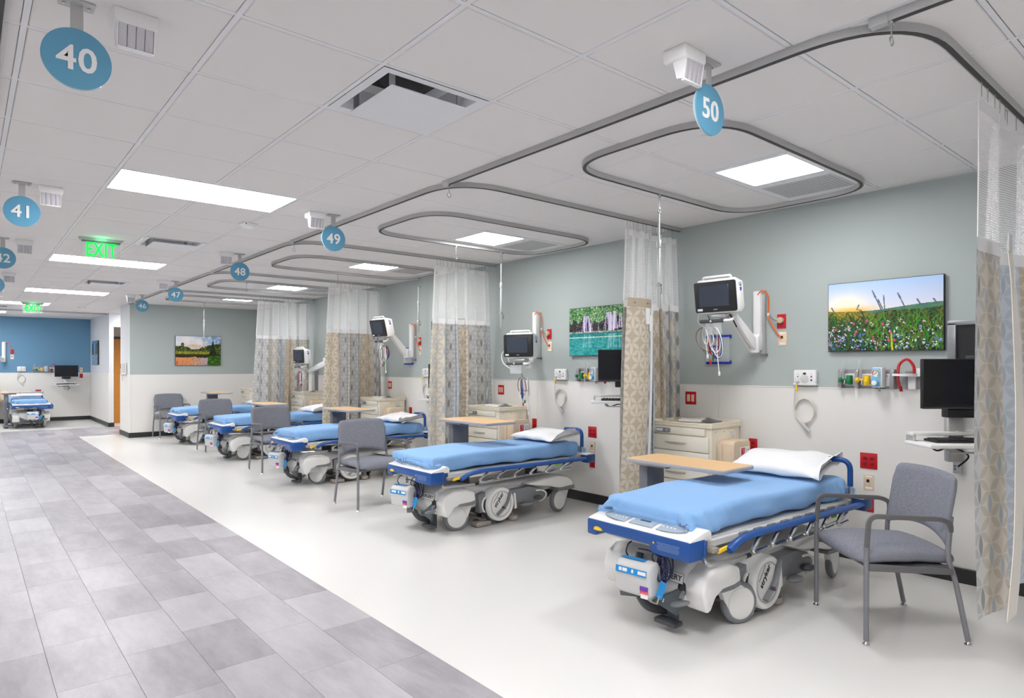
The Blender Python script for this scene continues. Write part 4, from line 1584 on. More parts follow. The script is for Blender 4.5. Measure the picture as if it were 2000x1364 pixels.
# ------------------------------------------------------------------ pillows
def pillow(label, loc, rz, tilt, seed, size=(0.42, 0.62, 0.13)):
    def f(a, b):
        # closed skin: a runs round the section, b along the long side
        u = 2 * b - 1
        ang = 2 * PI * a
        ca, sa = math.cos(ang), math.sin(ang)
        w = (1 - 0.10 * (1 - abs(u) ** 2.0)) * 1.0
        th = (max(0.0, 1 - abs(u) ** 3.0)) ** 0.6
        x = math.copysign(abs(ca) ** 0.75, ca) * 0.5 * size[0] * w
        prof = math.copysign(abs(sa) ** 0.85, sa)
        z = prof * 0.5 * size[2] * (th * 0.97 + 0.03)
        if z < 0:
            z *= 0.55
        y = u * 0.5 * size[1] * (1 - 0.06 * (1 - abs(ca)))
        n = mnoise.noise(Vector((x * 7 + seed, y * 6, z * 6 + seed)))
        n2 = mnoise.noise(Vector((x * 18 + seed, y * 7, seed)))
        r = abs(u) ** 2
        z += 0.012 * n + 0.010 * n2 * (0.3 + r)
        x += 0.010 * n2
        return Vector((x, y, z))
    o = grid_mesh('pillow', f, 40, 44, None, M_PILLOW, None, 180, True)
    o.location = loc
    o.rotation_euler = (0, -tilt, rz)
    props(o, label, 'pillow', 'white pillows on the beds')
    # open end of the case
    def g(a, b):
        ang = 2 * PI * a
        c = f(a, 0.035)
        k = b
        n = 0.012 * math.sin(3 * ang + seed) * k
        return Vector((c.x * (1 + 0.10 * k), c.y - 0.055 * k, c.z * (1 + 0.7 * k) + n + 0.01 * k))
    grid_mesh('case_end', g, 40, 5, None, M_PILLOW, o, 180, True)
    return o


pillow('white pillow on the nearest bed, beside the wooden table top', (4.575, 2.36, 0.775), 0.10, 0.20, 1.0, (0.46, 0.64, 0.15))
pillow('white pillow at the head of the bed beneath sign 49', (4.72, 5.06, 0.752), 0.03, 0.10, 3.3)
pillow('white pillow at the head of the third bed from the front', (4.70, 8.04, 0.752), 0.05, 0.10, 5.9)
pillow('white pillow at the head of the fourth bed, beside a cream cart', (4.70, 10.80, 0.752), 0.0, 0.12, 8.1)
pillow('partly hidden white pillow on the farthest bed of the row', (4.68, 13.60, 0.752), 0.0, 0.10, 9.7)
pillow('white pillow on the bed against the blue wall', (1.22, 20.86, 0.755), R(90), 0.12, 11.2)


# ------------------------------------------------------------------ overbed tables (local x: length, column at +x)
def make_table():
    t = thing('overbed_table', 'x', 'table', (0, 0, 0), 0, 'overbed tables with wooden tops')
    # local origin: floor under the middle of the top; top height is set by sliding the upper parts
    L, W = 0.83, 0.42
    q = fillet([(-L / 2, -W / 2, 0), (L / 2, -W / 2, 0), (L / 2, W / 2, 0), (-L / 2, W / 2, 0)], 0.055, 6, True)
    q = [(p.x, p.y) for p in q]
    q2 = [(a * 0.972, b * 0.945) for a, b in q]
    top = MB().prism(q, 'z', -0.026, 0.0, 0.007, 2).build('table_edge', M_EDGE, t, 38, (0, 0, 0.80))
    MB().prism(q2, 'z', -0.002, 0.0015, 0.001, 1).build('table_top', M_TOPWOOD, top)
    MB().prism([(0.10, -0.055), (0.13, -0.026), (0.39, -0.026), (0.39, -0.055)], 'y', -0.11, 0.11, 0.006).build('support_bracket', M_EDGE, top)
    MB().tube(fillet([(0.05, -0.17, -0.035), (0.05, 0.17, -0.035)], 0.02), 0.006).build('release_lever', M_DGREY, top)
    MB().box((0.315, 0, 0.375), (0.082, 0.21, 0.71), 0.014).build('column', M_COLUMN, t, 38, (0, 0, 0))
    MB().box((0.315, 0, 0.31), (0.066, 0.18, 0.50), 0.012).build('inner_column', M_COLUMN, t)
    MB().box((0.315, 0, 0.05), (0.11, 0.40, 0.045), 0.012).build('base_bar', M_COLUMN, t)
    for s in (-1, 1):
        MB().box((0.03, s * 0.165, 0.052), (0.66, 0.05, 0.028), 0.008).build('base_leg', M_COLUMN, t)
        for x in (-0.26, 0.30):
            MB().cyl((x, s * 0.165 - 0.012, 0.022), (x, s * 0.165 + 0.012, 0.022), 0.022, n=16).build('roller', M_DGREY, t)
    return t


tab0 = make_table()
TABS = [(3.97, 2.745, 0.80, R(90), 'overbed table with maple top hovering over the nearest bed'),
        (4.03, 5.33, 0.932, R(90), 'overbed table with maple top above the bed beneath sign 49'),
        (4.04, 8.27, 0.905, R(90), 'overbed table with maple top above the third bed from the front'),
        (3.95, 11.10, 0.86, R(90), 'overbed table with maple top between the third and fourth chairs of the row'),
        (3.97, 14.10, 0.955, R(90), 'overbed table with maple top before the white end wall, beyond the last bed'),
        (1.09, 19.75, 0.86, R(180), 'overbed table across the bed against the blue wall')]
for k, (x, y, z, rz, lab) in enumerate(TABS):
    o = tab0 if k == 0 else copy_tree(tab0)
    o.location = (x, y, 0)
    o.rotation_euler = (0, 0, rz)
    o['label'] = spell(lab)
    for c in kids(o, 'table_edge'):
        c.location.z = z
    for c in kids(o, 'column'):
        c.location.z = z - 0.026 - 0.73


# ------------------------------------------------------------------ armchairs (local y: front +)
def make_chair():
    t = thing('visitor_chair', 'x', 'chair', (0, 0, 0), 0, 'grey upholstered armchairs')

    def seat_fn(v):
        x, y, z = v
        k = 1 - (x / 0.275) ** 2 * 0.55 - max(0, (y - 0.10) / 0.18) ** 2 * 0.5
        if z > 0:
            z = z * (0.5 + 0.9 * max(0, k))
        else:
            z = z * (0.9 if abs(x) < 0.2 else 0.6)
        y2 = y + (0.022 * (1 - (x / 0.275) ** 2) if y > 0 else 0)
        z -= 0.02 * max(0, (y - 0.08) / 0.2) ** 2
        z -= 0.012 * max(0, -y / 0.25)
        return Vector((x * (1 - 0.06 * (y < 0)), y2, z))
    V, F = rbox((0.555, 0.50, 0.075), 0.036, (14, 14, 2), seat_fn)
    MB().raw(V, F).build('seat', M_FABRIC, t, 180, (0, 0.0, 0.452))

    def back(a, b, side):
        u = 2 * a - 1
        sq = 1 - 0.5 * max(0, (abs(u) - 0.80) / 0.20) ** 2 * max(0, (b - 0.80) / 0.2) * 0.16
        x = u * (0.283 + 0.006 * b) * sq
        zlow = 0.522 + 0.055 * (1 - u * u)
        ztop = 0.905 - 0.016 * u * u - 0.02 * max(0, (abs(u) - 0.8) / 0.2) ** 2
        z = zlow + (ztop - zlow) * b
        y = -0.172 - (z - 0.5) * 0.175 - 0.032 * (1 - u * u)
        e = (1 - abs(u) ** 8) * (1 - abs(2 * b - 1) ** 8)
        return Vector((x, y + side * 0.019 * max(0.0, e) ** 0.4, z))

    def skin(a, b):
        return back(a * 2, b, 1) if a <= 0.5 else back(2 - a * 2, b, -1)
    grid_mesh('backrest', skin, 48, 20, None, M_FABRIC, t, 180, True)
    for s in (-1, 1):
        x = s * 0.288
        lg = MB().tube(fillet([(x, 0.25, 0.022), (x, 0.248, 0.52)], 0.02), 0.0135, 10).build('leg', M_CHFRAME, t)
        MB().lathe([(0, 0), (0.017, 0), (0.019, 0.005), (0.010, 0.014), (0.007, 0.024), (0, 0.024)], 14, Matrix.Translation((x, 0.25, 0))).build('glide', M_CHROME, lg)
        lg = MB().tube(spline([(x, -0.29, 0.022), (x, -0.225, 0.33), (x * 0.99, -0.188, 0.46), (x * 0.97, -0.198, 0.60), (x * 0.93, -0.212, 0.68)], 6), 0.0135, 10).build('leg', M_CHFRAME, t)
        MB().lathe([(0, 0), (0.017, 0), (0.019, 0.005), (0.010, 0.014), (0.007, 0.024), (0, 0.024)], 14, Matrix.Translation((x, -0.29, 0))).build('glide', M_CHROME, lg)
        arm = fillet([(x, 0.248, 0.50), (x, 0.235, 0.685), (x, -0.15, 0.668), (x * 0.985, -0.200, 0.645), (x * 0.985, -0.200, 0.60)], 0.05, 7)
        MB().sweep(arm, [(-0.012, -0.007), (0.0, -0.010), (0.012, -0.007), (0.013, 0.004), (0.008, 0.008), (-0.008, 0.008), (-0.013, 0.004)]).build('armrest', M_CHARM, t, 50)
        MB().prism([(-0.205, 0.375), (-0.205, 0.405), (0.24, 0.43), (0.24, 0.395)], 'x', x - 0.016, x + 0.016, 0.004).build('seat_rail', M_CHARM, t)
    MB().box((0, 0.015, 0.405), (0.56, 0.42, 0.018), 0.004).build('seat_pan', M_CHARM, t)
    MB().box((0, -0.255, 0.66), (0.40, 0.010, 0.05), 0.004).build('back_brace', M_CHFRAME, t)
    return t


ch0 = make_chair()
for k, (x, y, rz, lab) in enumerate([
        (4.047, 1.475, 0.861, 'grey upholstered armchair nearest to the viewer, turned to the aisle'),
        (3.357, 6.31, PI, 'grey armchair standing between the beds beneath signs 49 and 48'),
        (3.42, 9.27, PI, 'grey armchair with its back to the fourth bed, third chair from the front'),
        (3.44, 12.07, PI, 'grey armchair fourth from the front, before the fifth bed'),
        (3.345, 15.06, PI + 0.05, 'farthest grey armchair, against the white end wall')]):
    o = ch0 if k == 0 else copy_tree(ch0)
    o.location = (x, y, 0)
    o.rotation_euler = (0, 0, rz)
    o['label'] = spell(lab)


# ------------------------------------------------------------------ supply carts (drawers face -x)
def make_cart():
    t = thing('supply_cart', 'x', 'cart', (0, 0, 0), 0, 'cream supply carts by the curtains')
    W, D = 0.60, 0.45
    MB().box((0, 0, 0.535), (D - 0.02, W, 0.86), 0.008).build('body', M_CREAM, t)
    b = MB().box((0, 0, 0.975), (D + 0.01, W + 0.02, 0.03), 0.006)
    b.box((D / 2 - 0.01, 0, 0.998), (0.02, W + 0.02, 0.034), 0.005)
    for s in (-1, 1):
        b.box((0, s * (W / 2), 0.996), (D, 0.02, 0.026), 0.005)
    b.box((-D / 2 + 0.002, 0, 0.992), (0.02, W, 0.016), 0.005)
    b.build('top_tray', M_CREAM, t)
    MB().box((-D / 2 + 0.004, 0.035, 0.925), (0.02, W - 0.05, 0.062), 0.004).build('lock_panel', M_CREAM2, t)
    l = MB().box((-D / 2 - 0.012, 0.175, 0.925), (0.022, 0.15, 0.042), 0.010).build('lock', M_GREY, t)
    MB().box((-D / 2 - 0.024, 0.205, 0.925), (0.004, 0.07, 0.024), 0.002, 1).build('keypad', M_GREYW, l)
    MB().cyl((-D / 2 - 0.02, 0.125, 0.925), (-D / 2 - 0.032, 0.125, 0.925), 0.014).build('key_knob', M_STEEL, l)
    z = 0.888
    for h in (0.135, 0.125, 0.125, 0.16, 0.22):
        d = MB().box((-D / 2 + 0.002, 0.0, z - h / 2), (0.022, W - 0.045, h - 0.008), 0.004).build('drawer', M_CREAM2, t)
        prof = [(0.105 * math.cos(a), -0.016 * math.sin(a)) for a in np.linspace(0, PI, 13)]
        MB().prism([(0.045 + p[0], z - h / 2 + 0.006 + p[1]) for p in prof], 'x', -D / 2 - 0.030, -D / 2 - 0.006, 0.003).build('pull', pbr('pull_grey', (176, 170, 160), 0.4), d)
        z -= h
    for sx in (-1, 1):
        for sy in (-1, 1):
            MB().cyl((sx * 0.17, sy * 0.24 - 0.015, 0.045), (sx * 0.17, sy * 0.24 + 0.015, 0.045), 0.045, n=18).box((sx * 0.17, sy * 0.24, 0.085), (0.04, 0.05, 0.05), 0.01).build('caster', M_DGREY, t)
    MB().box((0.10, -W / 2 - 0.004, 0.90), (0.075, 0.006, 0.065), 0.004).build('label_holder', M_CLEAR, t)
    for x in (-0.16, -0.03):
        MB().cyl((x, -W / 2 - 0.003, 0.93), (x, -W / 2, 0.93), 0.005, n=8).build('screw', M_STEEL, t)
    return t


cart0 = make_cart()
CARTS = [(4.965, 3.345, 0.0, 'cream supply cart beside the nearest bed'), (4.965, 6.15, 0.0, 'cream supply cart beside the bed beneath sign 49'),
         (4.965, 8.98, 0.0, 'cream supply cart beside the third bed from the front'), (4.965, 11.80, 0.0, 'cream supply cart beside the fourth bed, in front of the farthest curtain'),
         (4.93, 14.60, 0.0, 'cream supply cart at the farthest bed, before the end wall'), (0.38, 21.25, R(90), 'cream cart cut by the left edge, beside the bed at the blue wall')]
for k, (x, y, rz, lab) in enumerate(CARTS):
    o = cart0 if k == 0 else copy_tree(cart0)
    o.location = (x, y, 0)
    o.rotation_euler = (0, 0, rz)
    o['label'] = spell(lab)


# ------------------------------------------------------------------ sharps boxes on the cart sides (label faces -y)
def make_sharps():
    t = thing('sharps_box', 'x', 'container', (0, 0, 0), 0, 'tan sharps boxes on the carts')
    q = fillet([(-0.13, -0.15, 0), (0.13, -0.15, 0), (0.13, 0.13, 0), (-0.13, 0.13, 0)], 0.045, 6, True)
    MB().prism([(p.x, p.z + p.y) for p in q], 'y', -0.155, 0.0, 0.012, 2).build('cabinet', M_PEACH, t)
    MB().prism([(-0.145, -0.16), (0.145, -0.16), (0.145, 0.10), (-0.145, 0.10)], 'y', -0.050, 0.0, 0.012, 2).build('back_shell', M_PEACH, t)
    MB().box((-0.128, -0.095, -0.02), (0.010, 0.075, 0.20), 0.004).build('side_panel', M_PEACH, t)
    w = MB().box((0.035, -0.156, 0.012), (0.145, 0.006, 0.125), 0.003, 1).build('window', M_PAPER, t)
    MB().prism([(-0.030, -0.045), (0.030, -0.045), (0.030, 0.070), (-0.030, 0.070)], 'y', -0.1605, -0.158).build('red_print', M_PINK, w)
    for z in (-0.03, -0.01, 0.01, 0.03, 0.05):
        MB().box((0.072, -0.1598, z), (0.045, 0.001, 0.004)).build('print_line', M_GREY, w)
    MB().tube([(-0.02, -0.161, 0.05), (0.0, -0.161, 0.01), (0.02, -0.161, -0.03)], 0.004, 5).build('print_mark', M_DRED, w)
    MB().cyl((-0.085, -0.152, -0.055), (-0.085, -0.172, -0.055), 0.013).build('lock', M_STEEL, t)
    return t


sh0 = make_sharps()
for k, (x, y, rz, lab) in enumerate([
        (4.96, 3.043, 0.0, 'tan sharps box on the cart beside the nearest bed'), (4.96, 5.848, 0.0, 'tan sharps box on the cart beside the bed beneath sign 49'),
        (4.96, 8.678, 0.0, 'tan sharps box on the cart beside the third bed'), (4.96, 11.498, 0.0, 'tan sharps box on the cart beside the fourth bed'),
        (0.690, 21.25, R(90), 'tan sharps box cut by the left edge before the blue wall')]):
    o = sh0 if k == 0 else copy_tree(sh0)
    o.location = (x, y, 0.735)
    o.rotation_euler = (0, 0, rz)
    o['label'] = spell(lab)

# small things on the carts
for k, (x, y, rz, lab) in enumerate(CARTS[:4]):
    o = MB().box((0, 0, 0.014), (0.13, 0.20, 0.026), 0.008).cyl((0.0, 0.085, 0.026), (0.0, 0.085, 0.034), 0.012).cyl((0.0, -0.085, 0.026), (0.0, -0.085, 0.034), 0.012).build('wipes_pack', M_WHITE, None, 38, (x - 0.03, y + 0.02, 0.992))
    o.rotation_euler = (0, 0, 0.3)
    props(o, 'flat white packet lying on top of ' + ['the cart beside the nearest bed', 'the cart beneath sign 49', 'the third cart from the front', 'the fourth cart from the front'][k], 'packet', 'packets on the carts')
    o = MB().box((0, 0, 0.012), (0.09, 0.15, 0.018), 0.006).box((0.01, 0.01, 0.024), (0.05, 0.10, 0.012), 0.005, 2, Matrix.Rotation(0.2, 4, 'X')).build('folded_cuff', M_GREY, None, 38, (x + 0.02, y - 0.15, 0.992))
    o.rotation_euler = (0, 0, -0.2)
    props(o, 'small dark grey folded cuff on top of ' + ['the cart beside the nearest bed', 'the cart beneath sign 49', 'the third cart from the front', 'the fourth cart from the front'][k], 'cuff', 'cuffs on the carts')


# ------------------------------------------------------------------ things on the walls
def place(o, wallname, y, z, off=0.0):
    """wall frame: local -x points into the room, local y runs along the wall"""
    d = 0.0 if z > ZW - 0.02 else 0.008
    d += off
    if wallname == 'R':
        o.location = (XW - d, y, z)
    elif wallname == 'F':
        o.location = (y, YF - d, z)
        o.rotation_euler = (0, 0, R(90))
    elif wallname == 'E':
        o.location = (y, Y_P0 - d, z)
        o.rotation_euler = (0, 0, R(90))
    return o


def outlet(kind, wallname, y, z, label):
    if kind == 'quad':
        t = thing('quad_outlet', label, 'outlet', group='red quad outlets')
        MB().box((-0.003, 0, 0), (0.006, 0.122, 0.120), 0.003).build('cover_plate', M_RED, t)
        ys, zs = (-0.025, 0.025), (-0.020, 0.020)
        mats = M_DRED
    elif kind == 'duplex':
        t = thing('duplex_outlet', label, 'outlet', group='red duplex outlets')
        MB().box((-0.003, 0, 0), (0.006, 0.078, 0.120), 0.003).build('cover_plate', M_RED, t)
        ys, zs = (0,), (-0.022, 0.022)
        mats = M_DRED
    elif kind == 'data':
        t = thing('data_outlet', label, 'outlet', group='beige data plates')
        MB().box((-0.003, 0, 0), (0.006, 0.075, 0.118), 0.003).build('cover_plate', M_BEIGE, t)
        MB().box((-0.0065, 0.005, 0.012), (0.002, 0.020, 0.022)).build('jack', M_BLACK, t)
        MB().box((-0.0065, 0, -0.040), (0.001, 0.05, 0.014)).build('label_strip', M_PAPER, t)
        MB().box((-0.0065, 0, 0.045), (0.001, 0.05, 0.010)).build('label_strip', M_PAPER, t)
        return place(t, wallname, y, z)
    elif kind == 'switch':
        t = thing('light_switch', label, 'switch', group='red framed light switches')
        MB().box((-0.003, 0, 0), (0.006, 0.117, 0.120), 0.003).build('cover_plate', M_RED, t)
        for yy in (-0.023, 0.023):
            MB().box((-0.007, yy, 0), (0.006, 0.032, 0.066), 0.002).build('rocker', M_BEIGE, t)
        return place(t, wallname, y, z)
    for yy in ys:
        for zz in zs:
            r = MB().box((-0.0065, yy, zz), (0.003, 0.030, 0.028), 0.004).build('receptacle', mats, t)
            for a in (-0.006, 0.006):
                MB().box((-0.0085, yy + a, zz + 0.004), (0.001, 0.003, 0.009)).build('slot', M_INK, r)
    return place(t, wallname, y, z)


def nurse_call(wallname, y, z, where):
    t = thing('nurse_call_panel', 'white call panel with buttons on the wall ' + where, 'call panel', group='white call panels')
    MB().box((-0.02, 0, 0), (0.04, 0.185, 0.125), 0.012).build('housing', M_WHITE, t)
    MB().box((-0.022, 0, -0.055), (0.05, 0.19, 0.016), 0.006).build('lower_lip', M_WHITE2, t)
    MB().lathe([(0, 0.003), (0.032, 0.002), (0.036, 0.0), (0, -0.002)], 24, Matrix.Translation((-0.040, 0.0, -0.012)) @ Matrix.Rotation(-R(90), 4, 'Y')).build('speaker', M_GREYW, t)
    e = lambda name, yy, zz, ry, rz, m: MB().sphere((-0.040, yy, zz), (0.004, ry, rz), 12).build(name, m, t)
    e('call_button', 0.0, 0.032, 0.014, 0.009, pbr('deep_green', (24, 66, 54), 0.4))
    e('button', -0.055, 0.008, 0.009, 0.009, pbr('magenta_grey', (190, 110, 130), 0.4))
    e('button', -0.055, -0.020, 0.009, 0.009, pbr('button_blue', (58, 96, 160), 0.4))
    e('button', 0.055, 0.008, 0.005, 0.005, M_INK)
    for q in ((0.056, 0.030), (0.048, 0.022), (-0.05, 0.034), (-0.06, 0.028)):
        MB().box((-0.0405, q[0], q[1]), (0.001, 0.008, 0.003)).build('mark', M_GREY, t)
    MB().cyl((-0.038, 0.055, -0.032), (-0.062, 0.055, -0.040), 0.014, 0.010).build('cord_plug', M_GREYW, t)
    place(t, wallname, y, z)
    # pendant cord with its hand control: hangs from the panel
    c = thing('call_pendant', 'coiled pale call cord with hand control ' + where, 'cord', group='hanging call cords')
    b = MB()
    b.tube(spline([(-0.055, 0.055, -0.04), (-0.060, 0.058, -0.075), (-0.045, 0.075, -0.13), (-0.035, 0.085, -0.17)], 6), 0.0045, 6)
    rnd = random.Random(int(y * 100))
    for k in range(3):
        ry = 0.088 - 0.004 * k
        pts = [(-0.020 - 0.006 * k, 0.005 + ry * math.sin(a), -0.262 + 0.098 * math.cos(a) - 0.004 * k) for a in np.linspace(0, 2 * PI, 26, endpoint=False)]
        b.tube(pts, 0.0042, 6, True)
    b.tube(spline([(-0.035, 0.085, -0.17), (-0.03, 0.09, -0.24), (-0.03, 0.07, -0.32), (-0.03, 0.02, -0.37)], 6), 0.0045, 6)
    b.build('cord', pbr('pale_cord', (214, 208, 200), 0.5), c)
    MB().box((-0.032, -0.005, -0.400), (0.022, 0.026, 0.11), 0.009, 2, Matrix.Rotation(-0.75, 4, 'X')).build('hand_control', M_GREYW, c)
    MB().box((-0.058, 0.057, -0.085), (0.014, 0.012, 0.05), 0.003).build('cord_tag', M_YELLOW, c)
    place(c, wallname, y, z)


def gas_rail(wallname, y, z, where):
    t = thing('gas_outlet_plate', 'grey medical gas outlet plate at the wainscot edge ' + where, 'gas outlets', group='medical gas plates')
    pg = pbr('plate_grey', (150, 146, 150), 0.4, 0.2)
    MB().box((-0.004, 0, 0), (0.008, 0.40, 0.142), 0.002).build('back_plate', pg, t)
    for yy in (0.186, 0.066, -0.058, -0.182):
        MB().prism([(-0.06, -0.071), (0.0, -0.071), (0.0, 0.071), (-0.045, 0.071), (-0.055, 0.05)], 'y', yy - 0.014, yy + 0.014, 0.003).build('divider', pg, t)
    for yy in (0.126, 0.0, -0.120):
        MB().box((-0.013, yy, -0.008), (0.018, 0.072, 0.092), 0.004).build('outlet', M_WHITE, t)
        MB().box((-0.023, yy, 0.022), (0.002, 0.05, 0.016)).build('outlet_label', M_GREYW, t)
    place(t, wallname, y, z)
    for yy, m, nm in ((0.130, M_GREEN, 'green'), (0.005, M_YELLOW, 'yellow')):
        f = thing('flowmeter', nm + ' flowmeter with clear upright tube ' + where, 'flowmeter', group='flowmeters')
        MB().cyl((-0.046, -0.012, -0.052), (-0.046, -0.012, 0.020), 0.022, n=16, bev=0.005).cyl((-0.02, -0.012, -0.02), (-0.072, -0.012, -0.02), 0.014, n=14, bev=0.003).build('body', m, f)
        MB().cyl((-0.055, 0.012, -0.012), (-0.060, 0.046, -0.014), 0.008).cyl((-0.060, 0.036, -0.014), (-0.062, 0.062, -0.014), 0.020, bev=0.005, n=16).build('knob', m, f)
        MB().cyl((-0.060, 0.028, -0.005), (-0.060, 0.028, 0.135), 0.010, n=12).build('tube', M_CLEAR, f)
        b = MB()
        for k in range(10):
            b.box((-0.0705, 0.026, 0.03 + 0.010 * k), (0.001, 0.010 if k % 2 else 0.016, 0.0025))
        b.build('scale', M_GREY, f)
        MB().cyl((-0.058, 0.020, -0.05), (-0.055, 0.016, -0.015), 0.009).build('nut', M_STEEL, f)
        f.location = t.location
        f.rotation_euler = t.rotation_euler
        f.location = Vector(t.location) + Matrix.Rotation(t.rotation_euler.z, 3, 'Z') @ Vector((0, yy, 0.005))
    v = thing('vacuum_regulator', 'white and light blue suction regulator with round dial ' + where, 'regulator', group='suction regulators')
    MB().box((-0.062, 0, 0.0), (0.085, 0.076, 0.150), 0.014).build('housing', M_WHITE, v)
    MB().box((-0.105, 0.004, 0.0), (0.004, 0.060, 0.135), 0.002).build('face', M_SKY, v)
    rt = Matrix.Translation((-0.108, 0.004, 0.032)) @ Matrix.Rotation(-R(90), 4, 'Y')
    d = MB().lathe([(0, 0.001), (0.024, 0.001), (0.027, 0.003), (0.029, 0.0)], 24, rt).build('dial', M_WHITE, v)
    for a0, a1, m in ((-2.2, -0.5, M_RED), (-0.3, 2.6, pbr('dial_green', (90, 140, 110), 0.5))):
        MB().tube([(-0.111, 0.004 - 0.022 * math.sin(a), 0.032 + 0.022 * math.cos(a)) for a in np.linspace(a0, a1, 12)], 0.0028, 5).build('dial_arc', m, d)
    MB().box((-0.111, 0.004, 0.032), (0.001, 0.003, 0.030), 0, 1, Matrix.Rotation(0.8, 4, 'X')).build('needle', M_INK, d)
    MB().cyl((-0.105, 0.008, -0.040), (-0.130, 0.008, -0.040), 0.026, 0.022, 20, 0.004).build('knob', M_SKY, v)
    MB().cyl((-0.130, 0.008, -0.040), (-0.136, 0.008, -0.040), 0.017, n=16).build('knob_cap', M_WHITE, v)
    MB().cyl((-0.055, 0.0, -0.075), (-0.055, 0.0, -0.105), 0.006).build('nipple', M_STEEL, v)
    v.location = Vector(t.location) + Matrix.Rotation(t.rotation_euler.z, 3, 'Z') @ Vector((0, -0.098, 0.012))
    v.rotation_euler = t.rotation_euler


def suction_bracket(wallname, y, z, where):
    t = thing('suction_bracket', 'white canister bracket on grey plate ' + where, 'bracket', group='suction brackets')
    MB().box((-0.004, 0, -0.01), (0.008, 0.10, 0.142), 0.002).build('back_plate', MATS['plate_grey'], t)
    MB().box((-0.02, 0, -0.02), (0.03, 0.05, 0.10), 0.006).build('slide', M_WHITE, t)
    ring = [(-0.085 + 0.062 * math.cos(a), 0.03 + 0.070 * math.sin(a), 0.035) for a in np.linspace(0, 2 * PI, 24, endpoint=False)]
    MB().sweep(ring, [(-0.008, -0.008), (0.008, -0.008), (0.008, 0.008), (-0.008, 0.008)], True, (0, 0, 1)).box((-0.045, 0.0, 0.03), (0.06, 0.16, 0.014), 0.004).build('ring', M_WHITE, t)
    MB().box((-0.03, -0.035, 0.060), (0.03, 0.045, 0.045), 0.005).build('cap', M_WHITE, t)
    place(t, wallname, y, z)
    o = MB().tube(spline([(-0.05, -0.02, 0.04), (-0.055, -0.018, 0.10), (-0.065, 0.02, 0.145), (-0.075, 0.065, 0.11), (-0.085, 0.072, 0.04), (-0.085, 0.066, -0.03), (-0.085, 0.055, -0.065)], 7), 0.0095, 9).build('suction_tube', M_RED)
    MB().cyl((-0.085, 0.057, -0.05), (-0.085, 0.050, -0.085), 0.011).build('connector', M_DRED, o)
    props(o, 'red rubber suction tube bent in a hook ' + where, 'tube', 'red suction tubes')
    place(o, wallname, y, z)


def monitor(x, y, z, rz, tilt, label):
    t = thing('patient_monitor', label, 'monitor', (x, y, z), rz, 'wall arm patient monitors')
    t.rotation_euler = (0, -tilt, rz)
    q = fillet([(-0.18, 0, 0), (0.18, 0, 0), (0.18, 0.242, 0), (-0.18, 0.242, 0)], 0.018, 5, True)
    MB().prism([(p.x, p.y) for p in q], 'x', 0, 0.022, 0.005).build('bezel', M_BLACK, t)
    MB().box((-0.001, 0.008, 0.128), (0.004, 0.262, 0.168), 0.001, 1).build('screen', M_SCREEN2, t)
    MB().box((-0.002, 0.135, 0.022), (0.003, 0.045, 0.018), 0.001, 1).build('sticker', M_PAPER, t)
    text('maker_name', 'PHILIPS', 0.011, M_GREYW, t, facing((-1, 0, 0), (-0.001, 0.0, 0.020)), 0.0004, 0.0002)
    MB().prism([(0.02, -0.012), (0.02, 0.250), (0.045, 0.262), (0.16, 0.225), (0.165, 0.02), (0.12, -0.018)], 'y', -0.165, 0.165, 0.012).build('housing', M_WHITE, t)
    MB().tube(fillet([(0.06, 0.12, 0.25), (0.05, 0.12, 0.278), (0.05, -0.12, 0.278), (0.06, -0.12, 0.25)], 0.02), 0.010, 8).build('carry_handle', M_WHITE, t)
    s = MB()
    for k in range(2):
        s.box((0.105, -0.166, 0.215 - k * 0.014), (0.05, 0.002, 0.004))
    s.build('vent', M_GREY, t)
    MB().box((0.11, -0.167, 0.165), (0.026, 0.002, 0.026)).build('sticker', M_PURPLE, t)
    MB().box((0.11, -0.167, 0.192), (0.026, 0.002, 0.010)).build('sticker', M_CYAN, t)
    MB().box((0.08, 0, -0.035), (0.10, 0.13, 0.03), 0.008).box((0.08, -0.03, -0.055), (0.05, 0.06, 0.03), 0.006).build('mount_plate', M_ALU, t)
    g = MB().cyl((0.02, 0.155, -0.072), (0.02, -0.055, -0.072), 0.014, n=12).build('grip', M_DGREY, t)
    MB().box((0.02, 0.055, -0.072), (0.032, 0.014, 0.016), 0.002).build('grip_button', M_WHITE, g)
    MB().tube(fillet([(0.02, -0.05, -0.072), (0.02, -0.12, -0.072), (0.07, -0.12, -0.05)], 0.02), 0.012, 8).build('grip_bracket', M_WHITE, g)
    MB().box((0.02, 0.04, -0.135), (0.004, 0.14, 0.09)).build('clear_flap', M_CLEAR, t)
    return t


